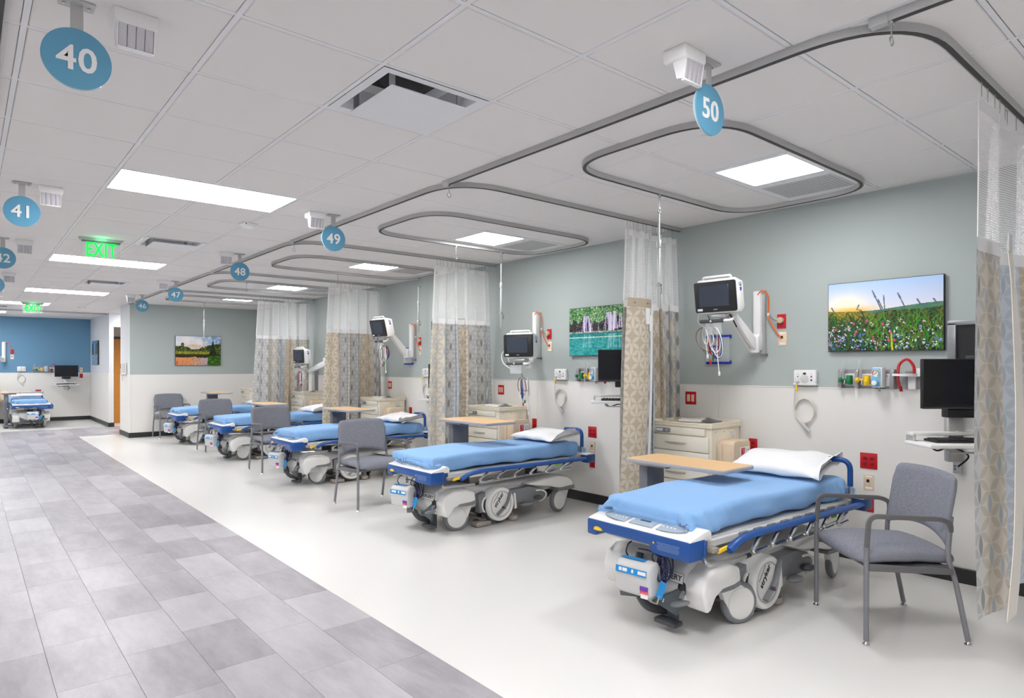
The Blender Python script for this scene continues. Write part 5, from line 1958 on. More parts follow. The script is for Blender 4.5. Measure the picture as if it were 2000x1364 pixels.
def wall_arm(yc, elbow, tip, label, cuff=None):
    t = thing('monitor_arm', label, 'wall arm', (XW, yc, 1.60), 0, 'monitor wall arms')
    E_, T_ = Vector(elbow) - Vector((XW, yc, 1.60)), Vector(tip) - Vector((XW, yc, 1.60))
    b = MB().box((-0.02, -0.02, 0.26), (0.04, 0.05, 0.54), 0.004)
    b.build('wall_channel', M_ALU, t)
    MB().box((-0.05, 0.01, 0.33), (0.045, 0.065, 0.39), 0.008).build('channel_cover', M_WHITE, t)
    MB().prism([(-0.03, 0.16), (-0.075, 0.16), (-0.15, 0.08), (-0.15, 0.02), (-0.03, 0.02)], 'y', -0.025, 0.045, 0.008).build('carriage', M_WHITE, t)
    MB().box((-0.02, -0.03, -0.02), (0.05, 0.05, 0.02), 0.003).build('channel_end', M_GREY, t)
    MB().cyl(E_ + Vector((0, 0, 0.09)), E_ + Vector((0, 0, -0.045)), 0.042, bev=0.006, n=20).build('pivot', M_WHITE, t)
    MB().cyl((-0.10, 0.01, 0.02), E_ + Vector((0, 0, 0.05)), 0.03).build('pivot_link', M_WHITE, t)
    d = T_ - E_
    q = d.to_track_quat('X', 'Z').to_matrix().to_4x4()
    L = d.length
    MB().prism([(-0.04, -0.040), (L * 0.3, -0.045), (L + 0.02, -0.028), (L + 0.035, 0.0), (L + 0.02, 0.030), (L * 0.3, 0.048), (-0.03, 0.045)], 'y', -0.032, 0.032, 0.010, 2, 0, Matrix.Translation(E_) @ q).build('link_arm', M_WHITE, t)
    for s, r in ((0.0, 0.012), (L, 0.010)):
        p = E_ + d * (s / L)
        side = q.to_3x3() @ Vector((0, -1, 0))
        MB().cyl(p + side * 0.030, p + side * 0.036, r, n=12).build('pivot_cap', M_GREY, t)
    MB().tube([E_ + d * 0.2 + Vector((0, 0, -0.055)), E_ + d * 0.5 + Vector((0, 0, -0.06)), E_ + d * 0.9 + Vector((0, 0, -0.045))], 0.006, 6).build('cable_sleeve', M_GREYW, t)
    MB().tube([T_ + Vector((-0.01, 0, 0.0)), T_ + Vector((-0.05, 0, 0.03)), T_ + Vector((-0.08, 0, 0.035))], 0.018, 8).build('tip_joint', M_ALU, t)
    return t


def cables(name, label, group, runs, cat='cables'):
    """runs: list of (part name, points, radius, material)"""
    t = thing(name, label, cat, runs[0][1][0], 0, group)
    o = Vector(runs[0][1][0])
    for nm, pts, r, m in runs:
        MB().tube(spline([Vector(p) - o for p in pts], 7), r, 6).build(nm, m, t)
    return t


def hank(x, y, z, label, seed, spread=1.0, drop=0.0, colours=None):
    """bundle of monitoring leads hung in loops"""
    rnd = random.Random(seed)
    t = thing('lead_bundle', label, 'cables', (x, y, z), 0, 'bundles of monitoring leads')
    cols = [M_WHITE, M_WHITE2, pbr('brown_lead', (120, 84, 64), 0.5), M_GREY, M_WHITE, M_DRED, M_BLUE, M_WHITE2]
    for k, m in enumerate(cols):
        ry, rz_ = spread * rnd.uniform(0.022, 0.055), rnd.uniform(0.07, 0.13)
        cy, cx = rnd.uniform(-0.05, 0.05) * spread, rnd.uniform(-0.04, 0.04)
        th = rnd.uniform(0, PI)
        pts = [(cx + ry * 0.7 * math.cos(th) * math.sin(a), cy + ry * math.sin(a + 0.3), -rz_ - rz_ * math.cos(a + PI) * 1.0) for a in np.linspace(0, 2 * PI, 18, endpoint=False)]
        MB().tube(pts, 0.0042 if m != M_BLUE else 0.009, 6, True).build('lead_loop', m, t)
    for k, (dy, dx, ln, m, cap) in enumerate([(0.03, 0.0, 0.27, M_GREY, M_RED), (0.015, 0.01, 0.24, M_WHITE2, M_GREEN), (-0.05, 0.0, 0.36, M_WHITE, M_WHITE), (0.05, -0.01, 0.22, M_WHITE2, M_WHITE)]):
        pts = [(dx, dy, -0.02), (dx + 0.01, dy + 0.01, -ln * 0.5), (dx, dy - 0.015, -ln)]
        o = MB().tube(spline(pts, 6), 0.0038, 6).build('lead_end', m, t)
        MB().box((dx, dy - 0.017, -ln - 0.015), (0.014, 0.016, 0.036), 0.005).build('clip', cap, o)
    return t


def cuff_rack(y, z, label):
    t = thing('cuff_rack', label, 'rack', (XW, y, z), 0, 'blue and clear cuff racks')
    MB().box((-0.012, 0, 0.115), (0.022, 0.25, 0.030), 0.004).build('upper_bar', pbr('strong_blue', (22, 50, 170), 0.4), t)
    MB().box((-0.012, 0, -0.115), (0.022, 0.25, 0.030), 0.004).build('lower_bar', MATS['strong_blue'], t)
    MB().box((-0.03, 0, 0), (0.004, 0.24, 0.22), 0.001, 1).build('clear_front', M_CLEAR, t)
    MB().box((-0.034, 0.02, 0.0), (0.003, 0.07, 0.07)).build('emblem', MATS['strong_blue'], t)
    b = MB()
    for a in (0, PI / 3, 2 * PI / 3):
        b.box((-0.0362, 0.02, 0.0), (0.001, 0.045, 0.009), 0, 1, Matrix.Rotation(a, 4, 'X'))
    b.build('star_mark', M_WHITE, t)
    return t


P = 2.815
ORD = ['beside the nearest bed', 'beside the bed beneath sign 49', 'beside the third bed from the front', 'beside the fourth bed from the front']
WH = ['in the bay beneath sign 50', 'in the bay beneath sign 49', 'in the bay beneath sign 48', 'in the bay beneath sign 47']
for k in range(4):
    o = k * P
    w_ = WH[k]
    if k < 3:
        outlet('duplex', 'R', 2.684 + o, 1.86, 'red outlet with a grey cord plugged in, ' + w_)
        nurse_call('R', 2.473 + o, 1.393, w_)
        gas_rail('R', 2.005 + o, 1.390, w_)
        outlet('quad', 'R', 1.998 + o - (0.0 if k == 0 else 0.0), 0.770, 'square red outlet on the white wainscot ' + w_)
        outlet('data', 'R', 1.997 + o, 0.607, 'beige data plate between two red outlets ' + w_)
        outlet('duplex', 'R', 2.000 + o, 0.445, 'lowest narrow red outlet on the wainscot ' + w_)
        outlet('duplex', 'R', 2.935 + o, 0.800, 'red outlet beside the tan sharps box ' + w_)
        outlet('data', 'R', 2.675 + o, 1.715, 'beige plate with an orange cable, high on the wall ' + w_)
    outlet('switch', 'R', 3.565 + o, 1.187, 'red framed switch beside the curtain ' + w_)
    suction_bracket('R', 1.70 + o, 1.388, w_)

ARMS = [(2.86, (5.10, 2.86, 1.645), (4.80, 2.87, 1.88)), (5.68, (5.04, 5.60, 1.655), (4.70, 5.27, 1.485)),
        (8.47, (5.08, 8.47, 1.66), (4.80, 8.42, 1.95)), (11.30, (5.06, 11.28, 1.55), (4.80, 11.38, 1.40))]
MONS = [(4.555, 2.885, 1.915, R(2), 0.14), (4.53, 5.26, 1.585, R(18), 0.02), (4.55, 8.33, 1.91, R(5), 0.22), (4.57, 11.33, 1.545, R(6), 0.04)]
for k in range(4):
    yc, e_, t_ = ARMS[k]
    wall_arm(yc, e_, t_, 'white jointed wall arm carrying the monitor ' + ORD[k])
    x, y, z, rz, ti = MONS[k]
    monitor(x, y, z, rz, ti, ['white patient monitor with dark screen, the nearest and largest', 'white patient monitor facing the viewer, beneath sign 49',
                              'tilted white patient monitor, third from the front, beside a curtain', 'far white patient monitor in front of the darkest curtain folds'][k])
    if k < 3:
        X0 = XW
        cables('orange_cable', 'orange cable from the monitor arm to the beige plate ' + WH[k], 'orange monitor cables',
               [('cable', [(X0 - 0.07, yc, 2.09), (X0 - 0.07, yc - 0.04, 2.125), (X0 - 0.04, yc - 0.075, 2.08), (X0 - 0.03, yc - 0.075, 1.98), (X0 - 0.03, yc - 0.075, 1.90), (X0 - 0.02, yc - 0.12, 1.80), (X0 - 0.012, yc - 0.175, 1.715)], 0.006, M_ORANGE),
                ('cable_clip', [(X0 - 0.03, yc - 0.075, 1.935), (X0 - 0.03, yc - 0.075, 1.91)], 0.010, M_WHITE)], 'cable')
        t = cables('power_cord', 'grey cord plugged into the red outlet ' + WH[k], 'grey monitor cords',
                   [('cord', [(X0 - 0.03, yc - 0.07, 1.94), (X0 - 0.035, yc - 0.11, 1.885), (X0 - 0.04, yc - 0.15, 1.865), (X0 - 0.03, yc - 0.176, 1.868)], 0.0045, M_GREY)], 'cord')
        p = Vector((X0 - 0.03, yc - 0.176, 1.868)) - Vector(t.location)
        MB().cyl(p + Vector((-0.012, 0, 0)), p + Vector((0.022, 0, 0)), 0.026, n=18, bev=0.004).build('plug', pbr('tan_plug', (196, 176, 148), 0.5), t)

hank(4.62, 2.96, 1.80, 'tangle of coloured leads hanging under the nearest monitor', 3, 1.5)
hank(4.60, 5.24, 1.36, 'tangle of grey and blue leads hanging above the cart beneath sign 49', 8, 1.1)
hank(4.62, 8.33, 1.78, 'row of white and blue leads hanging under the third monitor', 14, 1.3)
hank(4.62, 11.32, 1.40, 'small tangle of blue leads under the farthest monitor', 21, 1.2)
cables('lead_cable', 'dark and pale cables from the nearest monitor down to its leads', 'monitor lead cables',
       [('cable', [(4.62, 3.0, 1.90), (4.63, 2.98, 1.85), (4.62, 2.95, 1.79)], 0.004, M_BLACK), ('cable', [(4.60, 3.06, 1.93), (4.58, 3.06, 1.84), (4.61, 2.98, 1.79)], 0.003, M_WHITE),
        ('cable', [(4.66, 2.82, 1.90), (4.68, 2.80, 1.84), (4.72, 2.80, 1.80)], 0.006, M_BLACK)])
cables('lead_cable', 'white loops and grey cable from the monitor beneath sign 49 to its leads', 'monitor lead cables',
       [('cable', [(4.60, 5.44, 1.70), (4.56, 5.56, 1.63), (4.56, 5.54, 1.52), (4.58, 5.40, 1.44)], 0.005, M_WHITE), ('cable', [(4.60, 5.42, 1.66), (4.57, 5.47, 1.58), (4.58, 5.40, 1.46), (4.60, 5.34, 1.42)], 0.005, M_WHITE),
        ('cable', [(4.60, 5.40, 1.58), (4.60, 5.32, 1.46), (4.60, 5.25, 1.35)], 0.005, M_GREY)])
cables('lead_cable', 'white cable from the third monitor to its row of leads', 'monitor lead cables', [('cable', [(4.62, 8.36, 1.90), (4.62, 8.34, 1.84), (4.62, 8.34, 1.77)], 0.004, M_WHITE)])
cables('lead_cable', 'white cable from the farthest monitor to its leads', 'monitor lead cables', [('cable', [(4.62, 11.34, 1.54), (4.62, 11.36, 1.47), (4.62, 11.33, 1.39)], 0.004, M_WHITE)])
cuff_rack(3.27, 1.635, 'blue and clear cuff rack behind the leads of the nearest monitor')
cuff_rack(8.62, 1.64, 'blue and clear cuff rack behind the third monitor arm')
cuff_rack(11.50, 1.60, 'blue and clear cuff rack behind the farthest monitor arm')
# grey wiring duct behind the fourth arm
o = MB().box((-0.02, 0, 0), (0.04, 0.10, 0.9), 0.006).build('wiring_duct', M_GREY)
props(o, 'tall dark grey duct beside the curtain at the farthest monitor', 'duct')
o.location = (XW, 12.0, 1.0)


# ------------------------------------------------------------------ bedside computers: screen, tray, keyboard
def computer(x, y, z_mon, z_tray, rz, where, tray_dx=0.0, wall=None):
    t = thing('computer_screen', 'black flat computer screen on a wall mount ' + where, 'screen', (x, y, z_mon), rz, 'bedside computer screens')
    # local: faces -x
    MB().box((0, 0, 0), (0.035, 0.53, 0.31), 0.006).build('case', M_BLACK, t)
    MB().box((-0.018, 0, 0.008), (0.002, 0.515, 0.282)).build('display', M_SCREEN, t)
    MB().box((0.0, 0, -0.150), (0.040, 0.525, 0.012), 0.004).build('lower_bezel', pbr('charcoal_strip', (58, 58, 66), 0.35), t)
    MB().box((0.035, 0, -0.185), (0.07, 0.20, 0.055), 0.008).build('webcam_bar', M_BLACK, t)
    MB().box((0.06, 0, -0.10), (0.05, 0.12, 0.14), 0.01).build('bracket', M_DGREY, t)
    t2 = thing('keyboard_tray', 'white fold down keyboard tray below the screen ' + where, 'tray', (x, y, z_tray), rz, 'white keyboard trays')
    MB().box((-0.06 + tray_dx, 0.03, 0), (0.27, 0.60, 0.024), 0.009).build('board', M_WHITE, t2)
    MB().tube(fillet([(-0.13 + tray_dx, 0.20, -0.008), (-0.15 + tray_dx, 0.19, -0.040), (-0.15 + tray_dx, -0.02, -0.040), (-0.13 + tray_dx, -0.03, -0.008)], 0.02), 0.006).build('pull', M_STEEL, t2)
    MB().box((0.05 + tray_dx, 0.03, 0.055), (0.07, 0.56, 0.022), 0.005).build('cover_bar', M_WHITE, t2)
    for s in (-0.24, 0.30):
        MB().box((0.05 + tray_dx, s, 0.03), (0.08, 0.014, 0.045), 0.003).build('side_bracket', M_ALU, t2)
    MB().box((0.10, 0, 0.02), (0.05, 0.10, 0.30), 0.012).build('post', M_ALU, t2)
    MB().tube(fillet([(0.08, 0, 0.05), (0.16, -0.06, 0.10), (0.285, -0.06, 0.17)], 0.04), 0.022, 8).build('support_arm', M_WHITE, t2)
    MB().tube(spline([(0.03, 0.20, -0.01), (0.03, 0.15, -0.05), (0.05, 0.05, -0.03), (0.08, -0.08, -0.09), (0.09, -0.02, -0.16)], 6), 0.006).build('cable', M_BLACK, t2)
    k = thing('keyboard', 'black keyboard lying on the white tray ' + where, 'keyboard', (x, y, z_tray + 0.012), rz, 'black keyboards')
    MB().box((-0.035 + tray_dx, 0.02, 0.009), (0.13, 0.43, 0.016), 0.005).build('case', M_BLACK, k)
    b = MB()
    for r in range(5):
        for c in range(14):
            b.box((-0.082 + tray_dx + r * 0.024, -0.165 + c * 0.0285, 0.019), (0.018, 0.022, 0.006), 0.002, 1)
    b.build('keys', M_INK, k, kind='stuff')
    return t, t2


computer(4.75, 1.262, 1.375, 1.005, R(49), 'beside the nearest curtain')
computer(4.90, 4.09, 1.492, 1.142, R(42), 'behind the folded curtain beneath sign 49')
computer(4.72, 6.86, 1.36, 1.06, R(30), 'behind the curtain between signs 49 and 48')
for y, lab in ((1.42, 'aluminium wall rail behind the nearest computer screen'), (4.20, 'aluminium wall rail behind the computer screen beneath sign 49'), (7.05, 'aluminium wall rail behind the computer screen third from the front')):
    o = MB().box((-0.015, 0, 0), (0.03, 0.05, 0.70), 0.003).build('wall_rail', M_ALU)
    MB().box((-0.035, 0, 0.10), (0.04, 0.08, 0.12), 0.008).build('rail_carriage', M_WHITE, o)
    for z in (-0.32, -0.30, 0.32):
        MB().cyl((-0.031, 0.012, z), (-0.029, 0.012, z), 0.006, n=8).build('bolt', M_DGREY, o)
    props(o, lab, 'rail', 'wall rails of the computers')
    o.location = (XW - 0.008, y, 1.10)

o = MB().box((-0.008, 0, 0), (0.016, 0.05, 0.50), 0.003).build('wall_rail', M_ALU)
props(o, 'aluminium wall rail behind the computer screen on the blue wall', 'rail', 'wall rails of the computers')
o.location = (2.19, YF - 0.008, 1.12)
o.rotation_euler = (0, 0, R(90))

# brushed steel glove box holder beside the nearest curtain
t = thing('glove_box_holder', 'brushed steel glove box holder beside the nearest curtain', 'holder', (XW, 1.345, 1.645))
b = MB()
for z, h in ((0.135, 0.03), (-0.135, 0.03)):
    b.box((-0.025, 0, z), (0.05, 0.26, h), 0.003)
for s in (-1, 1):
    b.box((-0.025, s * 0.105, 0), (0.05, 0.05, 0.27), 0.003)
b.build('frame', M_GLASSY, t)
MB().box((-0.02, 0, 0), (0.02, 0.17, 0.25)).build('recess', M_BLACK, t)
MB().box((-0.035, 0, -0.10), (0.02, 0.05, 0.02), 0.004).build('latch', M_DGREY, t)

# ------------------------------------------------------------------ far wall equipment (blue wall)
FW = 'on the blue wall'
outlet('duplex', 'F', 0.975, 1.875, 'red outlet high on the blue wall beside the white arm')
outlet('data', 'F', 0.975, 1.735, 'pale plate below the red outlet on the blue wall')
nurse_call('F', 1.17, 1.42, FW)
gas_rail('F', 1.60, 1.405, FW)
suction_bracket('F', 1.88, 1.405, FW)
outlet('quad', 'F', 1.53, 0.80, 'red outlet behind the pillow on the blue wall')
outlet('data', 'F', 2.50, 1.395, 'pale plate to the right of the far computer screen')
outlet('duplex', 'F', 2.50, 1.225, 'dark red outlet to the right of the far computer screen')
computer(2.13, 21.25, 1.36, 0.985, R(92), 'on the blue wall')
t = wall_arm(0.0, (XW - 0.13, 0.02, 1.645), (XW - 0.36, 0.10, 1.70), 'white monitor arm cut by the left edge on the blue wall')
t.location = (0.80, YF, 1.60)
t.rotation_euler = (0, 0, R(90))
cables('orange_cable', 'orange cable from the white arm to the outlet on the blue wall', 'orange monitor cables',
       [('cable', [(0.83, YF - 0.06, 2.10), (0.88, YF - 0.05, 2.13), (0.93, YF - 0.04, 2.02), (0.96, YF - 0.03, 1.93)], 0.006, M_ORANGE)], 'cable')

# hand sanitiser on the face of the end wall
t = thing('hand_sanitizer', 'white hand sanitizer dispenser on the end face of the partition wall', 'dispenser', (X_P - 0.012, 15.72, 1.42))
MB().box((-0.05, 0, 0.02), (0.10, 0.13, 0.26), 0.02).build('housing', M_WHITE2, t)
MB().box((-0.102, -0.0, 0.07), (0.006, 0.05, 0.10), 0.004).build('window', M_GREY, t)
MB().box((-0.06, -0.066, 0.03), (0.07, 0.006, 0.20), 0.003).build('side_panel', M_GREYW, t)
MB().box((-0.075, 0, -0.17), (0.02, 0.03, 0.16), 0.005).build('drip_stem', M_GREYW, t)
MB().box((-0.07, 0, -0.12), (0.05, 0.06, 0.03), 0.01).build('nozzle', M_GREYW, t)


# ------------------------------------------------------------------ pictures (flat prints painted as point colours)
def value_noise(h, w, cells, seed):
    rs = np.random.RandomState(seed)
    ch, cw = cells
    g = rs.rand(ch + 2, cw + 2)
    y = np.linspace(0, ch, h)
    x = np.linspace(0, cw, w)
    yi, xi = y.astype(int), x.astype(int)
    fy, fx_ = (y - yi)[:, None], (x - xi)[None, :]
    fy, fx_ = fy * fy * (3 - 2 * fy), fx_ * fx_ * (3 - 2 * fx_)
    a, b = g[np.ix_(yi, xi)], g[np.ix_(yi, xi + 1)]
    c, d = g[np.ix_(yi + 1, xi)], g[np.ix_(yi + 1, xi + 1)]
    return a * (1 - fy) * (1 - fx_) + b * (1 - fy) * fx_ + c * fy * (1 - fx_) + d * fy * fx_


def mixc(a, b, t):
    t = np.clip(t, 0, 1)[..., None]
    return np.asarray(a, float) * (1 - t) + np.asarray(b, float) * t


def canvas(h, w):
    yy, xx = np.mgrid[0:h, 0:w]
    return xx / (w - 1.0), yy / (h - 1.0)         # y downwards


def stroke(img, p0, p1, col, wd, bend=0.0):
    h, w, _ = img.shape
    n = int(max(abs(p1[0] - p0[0]) * w, abs(p1[1] - p0[1]) * h) * 1.5) + 2
    for t in np.linspace(0, 1, n):
        x = (p0[0] + (p1[0] - p0[0]) * t + bend * t * t) * w
        y = (p0[1] + (p1[1] - p0[1]) * t) * h
        r = max(0.5, wd * (1 - 0.6 * t))
        x0, x1, y0, y1 = int(x - r), int(x + r) + 1, int(y - r), int(y + r) + 1
        if x1 > 0 and y1 > 0 and x0 < w and y0 < h:
            img[max(0, y0):y1, max(0, x0):x1] = col


def blob(img, x, y, r, col, seed=0, asp=1.0):
    h, w, _ = img.shape
    cx, cy = x * w, y * h
    y0, y1, x0, x1 = int(max(0, cy - r)), int(min(h, cy + r + 1)), int(max(0, cx - r)), int(min(w, cx + r + 1))
    if y1 <= y0 or x1 <= x0:
        return
    yy, xx = np.mgrid[y0:y1, x0:x1]
    a = np.arctan2(yy - cy, xx - cx)
    rr = r * (0.75 + 0.25 * np.cos(5 * a + seed))
    m = ((xx - cx) ** 2 + ((yy - cy) / asp) ** 2) < rr * rr
    img[y0:y1, x0:x1][m] = col


def paint_meadow(h=200, w=300):
    x, y = canvas(h, w)
    rs = np.random.RandomState(5)
    hz = 0.405 + 0.02 * np.sin(x * 5) - 0.03 * np.clip((x - 0.45) / 0.5, 0, 1)
    sky = mixc((176, 206, 246), (226, 226, 240), y / 0.40)
    sun = np.exp(-(((x - 0.17) / 0.20) ** 2 + ((y - 0.33) / 0.17) ** 2))
    sky = mixc(sky, (255, 246, 222), sun * 1.1)
    sky = mixc(sky, (250, 190, 90), np.exp(-(((x - 0.22) / 0.22) ** 2 + ((y - 0.41) / 0.05) ** 2)) * 0.9)
    n = value_noise(h, w, (60, 90), 1)
    n2 = value_noise(h, w, (14, 22), 2)
    g = mixc((18, 36, 30), (104, 132, 58), n * 0.9 + n2 * 0.25 - (y - 0.4) * 0.7)
    g = mixc(g, (196, 160, 50), np.exp(-(((x - 0.16) / 0.25) ** 2 + ((y - 0.47) / 0.10) ** 2)) * (0.5 + 0.5 * n))
    hill = (y < hz + 0.05 + 0.02 * np.sin(9 * x)) & (x > 0.36)
    g = np.where(hill[..., None], mixc((66, 116, 112), (96, 140, 96), n2), g)
    img = np.where((y < hz)[..., None], sky, g)
    for _ in range(420):
        px, py = rs.rand(), 0.52 + 0.5 * rs.rand()
        c = (rs.randint(34, 120), rs.randint(78, 160), rs.randint(24, 60))
        if px < 0.35:
            c = (c[0] * 0.6, c[1] * 0.7, c[2])
        stroke(img, (px, py), (px + rs.uniform(-0.03, 0.03), py - rs.uniform(0.05, 0.14)), c, 0.9, rs.uniform(-0.04, 0.04))
    for px, py, tx, ty in ((0.49, 0.42, 0.41, 0.14), (0.52, 0.42, 0.51, 0.22), (0.69, 0.40, 0.63, 0.20), (0.50, 0.40, 0.46, 0.27), (0.27, 0.40, 0.29, 0.33), (0.82, 0.38, 0.79, 0.30), (0.95, 0.37, 0.92, 0.31), (0.05, 0.40, 0.03, 0.35)):
        stroke(img, (px, py), (tx, ty), (92, 106, 110), 1.0)
        stroke(img, (tx + (px - tx) * 0.35, ty + (py - ty) * 0.35), (tx, ty), (96, 118, 140), 1.7)
    for k in range(210):
        px = rs.rand() ** 1.6
        py = 0.56 + 0.43 * rs.rand() ** 0.8
        c = [(226, 224, 244), (170, 176, 236), (92, 132, 222), (236, 232, 240), (206, 110, 176)][rs.randint(0, 5 if px < 0.6 else 4)]
        if py < 0.66:
            c = [(228, 200, 190), (236, 226, 236)][k % 2]
        for q in range(rs.randint(1, 4)):
            blob(img, px + rs.uniform(-0.014, 0.014), py + rs.uniform(-0.015, 0.015), rs.uniform(1.1, 2.6), c, k)
    for px, py in ((0.26, 0.72), (0.07, 0.68), (0.10, 0.83), (0.50, 0.62), (0.57, 0.74), (0.55, 0.85), (0.60, 0.85), (0.36, 0.56), (0.24, 0.60), (0.42, 0.84)):
        blob(img, px, py, 4.2, (224, 70, 150), px * 9)
    stroke(img, (0.585, 0.99), (0.575, 0.76), (196, 206, 36), 2.2)
    return img


def paint_falls(h=150, w=220):
    x, y = canvas(h, w)
    n, n2, n3 = value_noise(h, w, (50, 70), 3), value_noise(h, w, (16, 24), 4), value_noise(h, w, (48, 22), 6)
    img = mixc((28, 24, 30), (112, 104, 104), n ** 2 * 1.2)
    fol = mixc((26, 74, 34), (188, 226, 168), n ** 1.5 * 0.9 + n2 * 0.35 - 0.1)
    fm = y < 0.24 + 0.16 * n2 - 0.06 * np.abs(np.sin(6 * x))
    img = np.where(fm[..., None], fol, img)
    wat = mixc((8, 110, 116), (96, 206, 200), n3 * 0.6 + n * 0.35)
    wat = mixc(wat, (10, 80, 90), np.clip(0.70 - y, 0, 1) * 2.2)
    img = np.where((y > 0.53)[..., None], wat, img)
    img = np.where(((y > 0.50) & (y < 0.535))[..., None], mixc((70, 80, 60), (200, 220, 190), n), img)
    img = np.where(((y > 0.615) & (y < 0.635))[..., None], mixc((150, 200, 180), (230, 240, 220), n), img)
    v = value_noise(h, w, (2, 120), 8)
    for c, wd, t0, t1 in ((0.33, 0.085, 0.18, 0.52), (0.43, 0.012, 0.22, 0.52), (0.545, 0.014, 0.26, 0.52), (0.74, 0.075, 0.13, 0.50), (0.84, 0.045, 0.12, 0.47), (0.94, 0.03, 0.16, 0.45)):
        ww = wd * (0.55 + 0.8 * (y - t0) / (t1 - t0))
        m = (np.abs(x - c) < ww) & (y > t0) & (y < t1) & (v + 0.35 * n > 0.55)
        img = np.where(m[..., None], mixc((150, 132, 186), (250, 246, 254), v * 1.1 - 0.15), img)
        m = (np.abs(x - c) < wd * 0.9) & (y > 0.56) & (y < 0.85) & (v > 0.55)
        img = np.where(m[..., None], mixc(img, (190, 226, 226), 0.5 + 0 * y), img)
    return img


def paint_sunflower(h=120, w=160):
    x, y = canvas(h, w)
    n = value_noise(h, w, (30, 40), 12)
    img = mixc((20, 50, 40), (70, 110, 50), n)
    for cx, cy, r in ((0.12, 0.60, 34), (0.55, 0.42, 40), (0.86, 0.75, 30), (0.30, 0.05, 22)):
        for k in range(16):
            a = k * 2 * PI / 16
            stroke(img, (cx, cy), (cx + r * 1.3 / w * math.cos(a), cy + r * 1.3 / h * math.sin(a)), (244, 172, 14), r * 0.16)
        blob(img, cx, cy, r * 0.55, (110, 54, 20), cx)
    return img


def paint_lake(h=110, w=168):
    x, y = canvas(h, w)
    n, n2 = value_noise(h, w, (36, 56), 21), value_noise(h, w, (9, 12), 22)
    sky = mixc((228, 232, 240), (40, 116, 206), np.clip((x - 0.35) * 1.4, 0, 1) - y * 0.9)
    sky = mixc(sky, (246, 240, 238), np.clip((0.6 * n2 + 0.5 * n) * 2.6 - 1.1, 0, 1))
    sky = mixc(sky, (240, 190, 60), 0.9 * np.exp(-(((x - 0.38) / 0.09) ** 2 + ((y - 0.31) / 0.03) ** 2)))
    sky = mixc(sky, (236, 176, 160), np.exp(-(((x - 0.5) / 0.4) ** 2 + ((y - 0.36) / 0.05) ** 2)) * 0.7)
    ridge = 0.34 + 0.11 * np.exp(-((x - 0.42) / 0.16) ** 2) - 0.10 * np.clip((x - 0.6) / 0.4, 0, 1) + 0.02 * np.sin(40 * x) * n
    land = mixc((24, 40, 16), (150, 160, 40), n * 1.1 - 0.2)
    img = np.where((y < ridge)[..., None], sky, land)
    img = np.where(((y > 0.53) & (y < 0.62) & (x < 0.78))[..., None], mixc((90, 96, 20), (190, 190, 50), n), img)
    img = np.where(((y > 0.62) & (y < 0.72))[..., None], mixc((24, 20, 14), (70, 60, 30), n), img)
    wat = mixc((232, 146, 70), (176, 190, 216), np.clip((x - 0.22) * 1.8, 0, 1) + 0.8 * (n - 0.5))
    wat = mixc(wat, (224, 150, 150), np.clip(n2 - 0.4, 0, 1))
    wm = (y > 0.70 + 0.06 * n2) & (x < 0.70 + 0.12 * n)
    wat = mixc(wat, (40, 34, 26), np.clip(n * 3.2 - 2.35 + 0.6 * (0.8 - y), 0, 1))
    img = np.where(wm[..., None], wat, img)
    gm = (y > 0.68) & (x > 0.66 + 0.10 * n2)
    img = np.where(gm[..., None], mixc((16, 50, 10), (90, 150, 30), n), img)
    tr = (np.abs(x - 0.82) < (y - 0.12) * 0.17) & (y > 0.12) & (y < 0.64)
    img = np.where(tr[..., None], mixc((10, 26, 10), (46, 66, 24), n), img)
    for q in range(30):
        blob(img, 0.15 + 0.02 * math.sin(q * 3), 0.24 + 0.004 * q, 3, (66, 78, 50), q)
        blob(img, 0.03 + 0.011 * q * (q % 3), 0.98 - 0.02 * (q % 7), 1.6, (34, 30, 22), q)
    return img


def paint_peaks(h=90, w=140):
    x, y = canvas(h, w)
    n = value_noise(h, w, (30, 44), 31)
    img = mixc((86, 140, 200), (200, 220, 236), y * 1.4)
    v = 0.15 + 0.9 * np.abs(x - 0.5)
    img = np.where((np.abs(x - 0.5) > 0.06 + 0.20 * (0.55 - y))[..., None] & (y > 0.10)[..., None], mixc((40, 66, 60), (120, 130, 120), n), img)
    img = np.where((y > 0.58)[..., None], mixc((40, 80, 140), (226, 236, 246), n * 1.4 - 0.2), img)
    return img


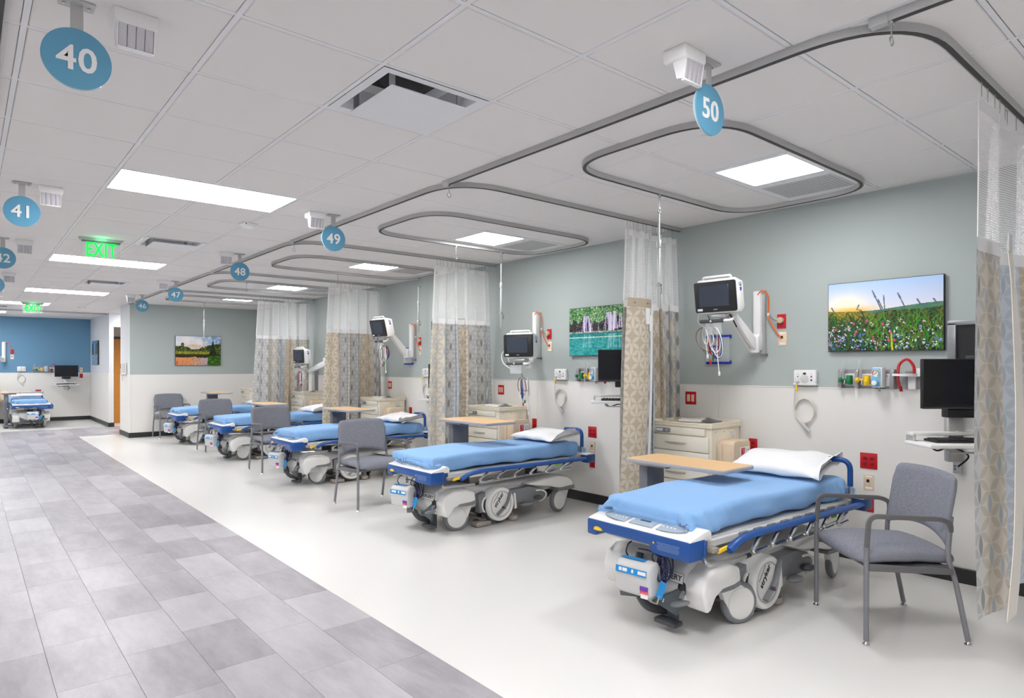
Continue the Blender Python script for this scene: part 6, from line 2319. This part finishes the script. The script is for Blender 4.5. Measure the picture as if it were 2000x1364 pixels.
def picture(img, width, height, wallname, y, z, label, rim=None):
    t = thing('wall_picture', label, 'picture', group='landscape pictures on the walls')
    MB().box((-0.020, 0, 0), (0.030, width, height), 0.0015, 1).build('panel', rim or pbr('panel_edge', (40, 42, 46), 0.5), t)
    h, w, _ = img.shape
    yy = np.linspace(width / 2 - 0.004, -width / 2 + 0.004, w)
    zz = np.linspace(height / 2 - 0.004, -height / 2 + 0.004, h)
    V = np.empty((h, w, 3), dtype=np.float32)
    V[..., 0] = -0.0360
    V[..., 1] = yy[None, :]
    V[..., 2] = zz[:, None]
    idx = np.arange(h * w).reshape(h, w)
    Fq = np.stack([idx[:-1, :-1], idx[1:, :-1], idx[1:, 1:], idx[:-1, 1:]], -1).reshape(-1, 4)
    me = bpy.data.meshes.new('print')
    me.vertices.add(h * w)
    me.vertices.foreach_set('co', V.ravel())
    nf = len(Fq)
    me.loops.add(nf * 4)
    me.loops.foreach_set('vertex_index', Fq.ravel().astype(np.int32))
    me.polygons.add(nf)
    me.polygons.foreach_set('loop_start', np.arange(0, nf * 4, 4, dtype=np.int32))
    me.update()
    me.validate()
    c = np.clip(img, 0, 255) / 255.0
    c = np.where(c <= 0.04045, c / 12.92, ((c + 0.055) / 1.055) ** 2.4)
    at = me.color_attributes.new('print', 'FLOAT_COLOR', 'POINT')
    at.data.foreach_set('color', np.concatenate([c, np.ones((h, w, 1))], -1).astype(np.float32).ravel())
    o = link('print', me, M_PRINT, t, None)
    place(t, wallname, y, z)
    return t


tt = NT('printed_photo')
ca = tt.n('ShaderNodeVertexColor', layer_name='print')
tt.base(ca.outputs[0], 0.35, 0, 0.3)
M_PRINT = tt.m
picture(paint_meadow(), 0.79, 0.53, 'R', 1.893, 1.862, 'wide picture of a flower meadow at sunrise above the gas outlets')
picture(paint_falls(), 0.79, 0.53, 'R', 4.745, 1.864, 'picture of waterfalls over a turquoise pool, half behind the curtain')
picture(paint_sunflower(), 0.79, 0.53, 'R', 7.56, 1.872, 'sliver of a yellow sunflower picture beside the curtain')
picture(paint_lake(), 0.93, 0.64, 'E', 3.95, 1.828, 'picture of a lake at sunset on the sage end wall')
o = picture(paint_peaks(), 1.02, 0.64, 'R', 20.53, 1.85, 'narrow looking blue mountain picture on the white corridor wall')
o.location = (X_C, 20.53, 1.85)
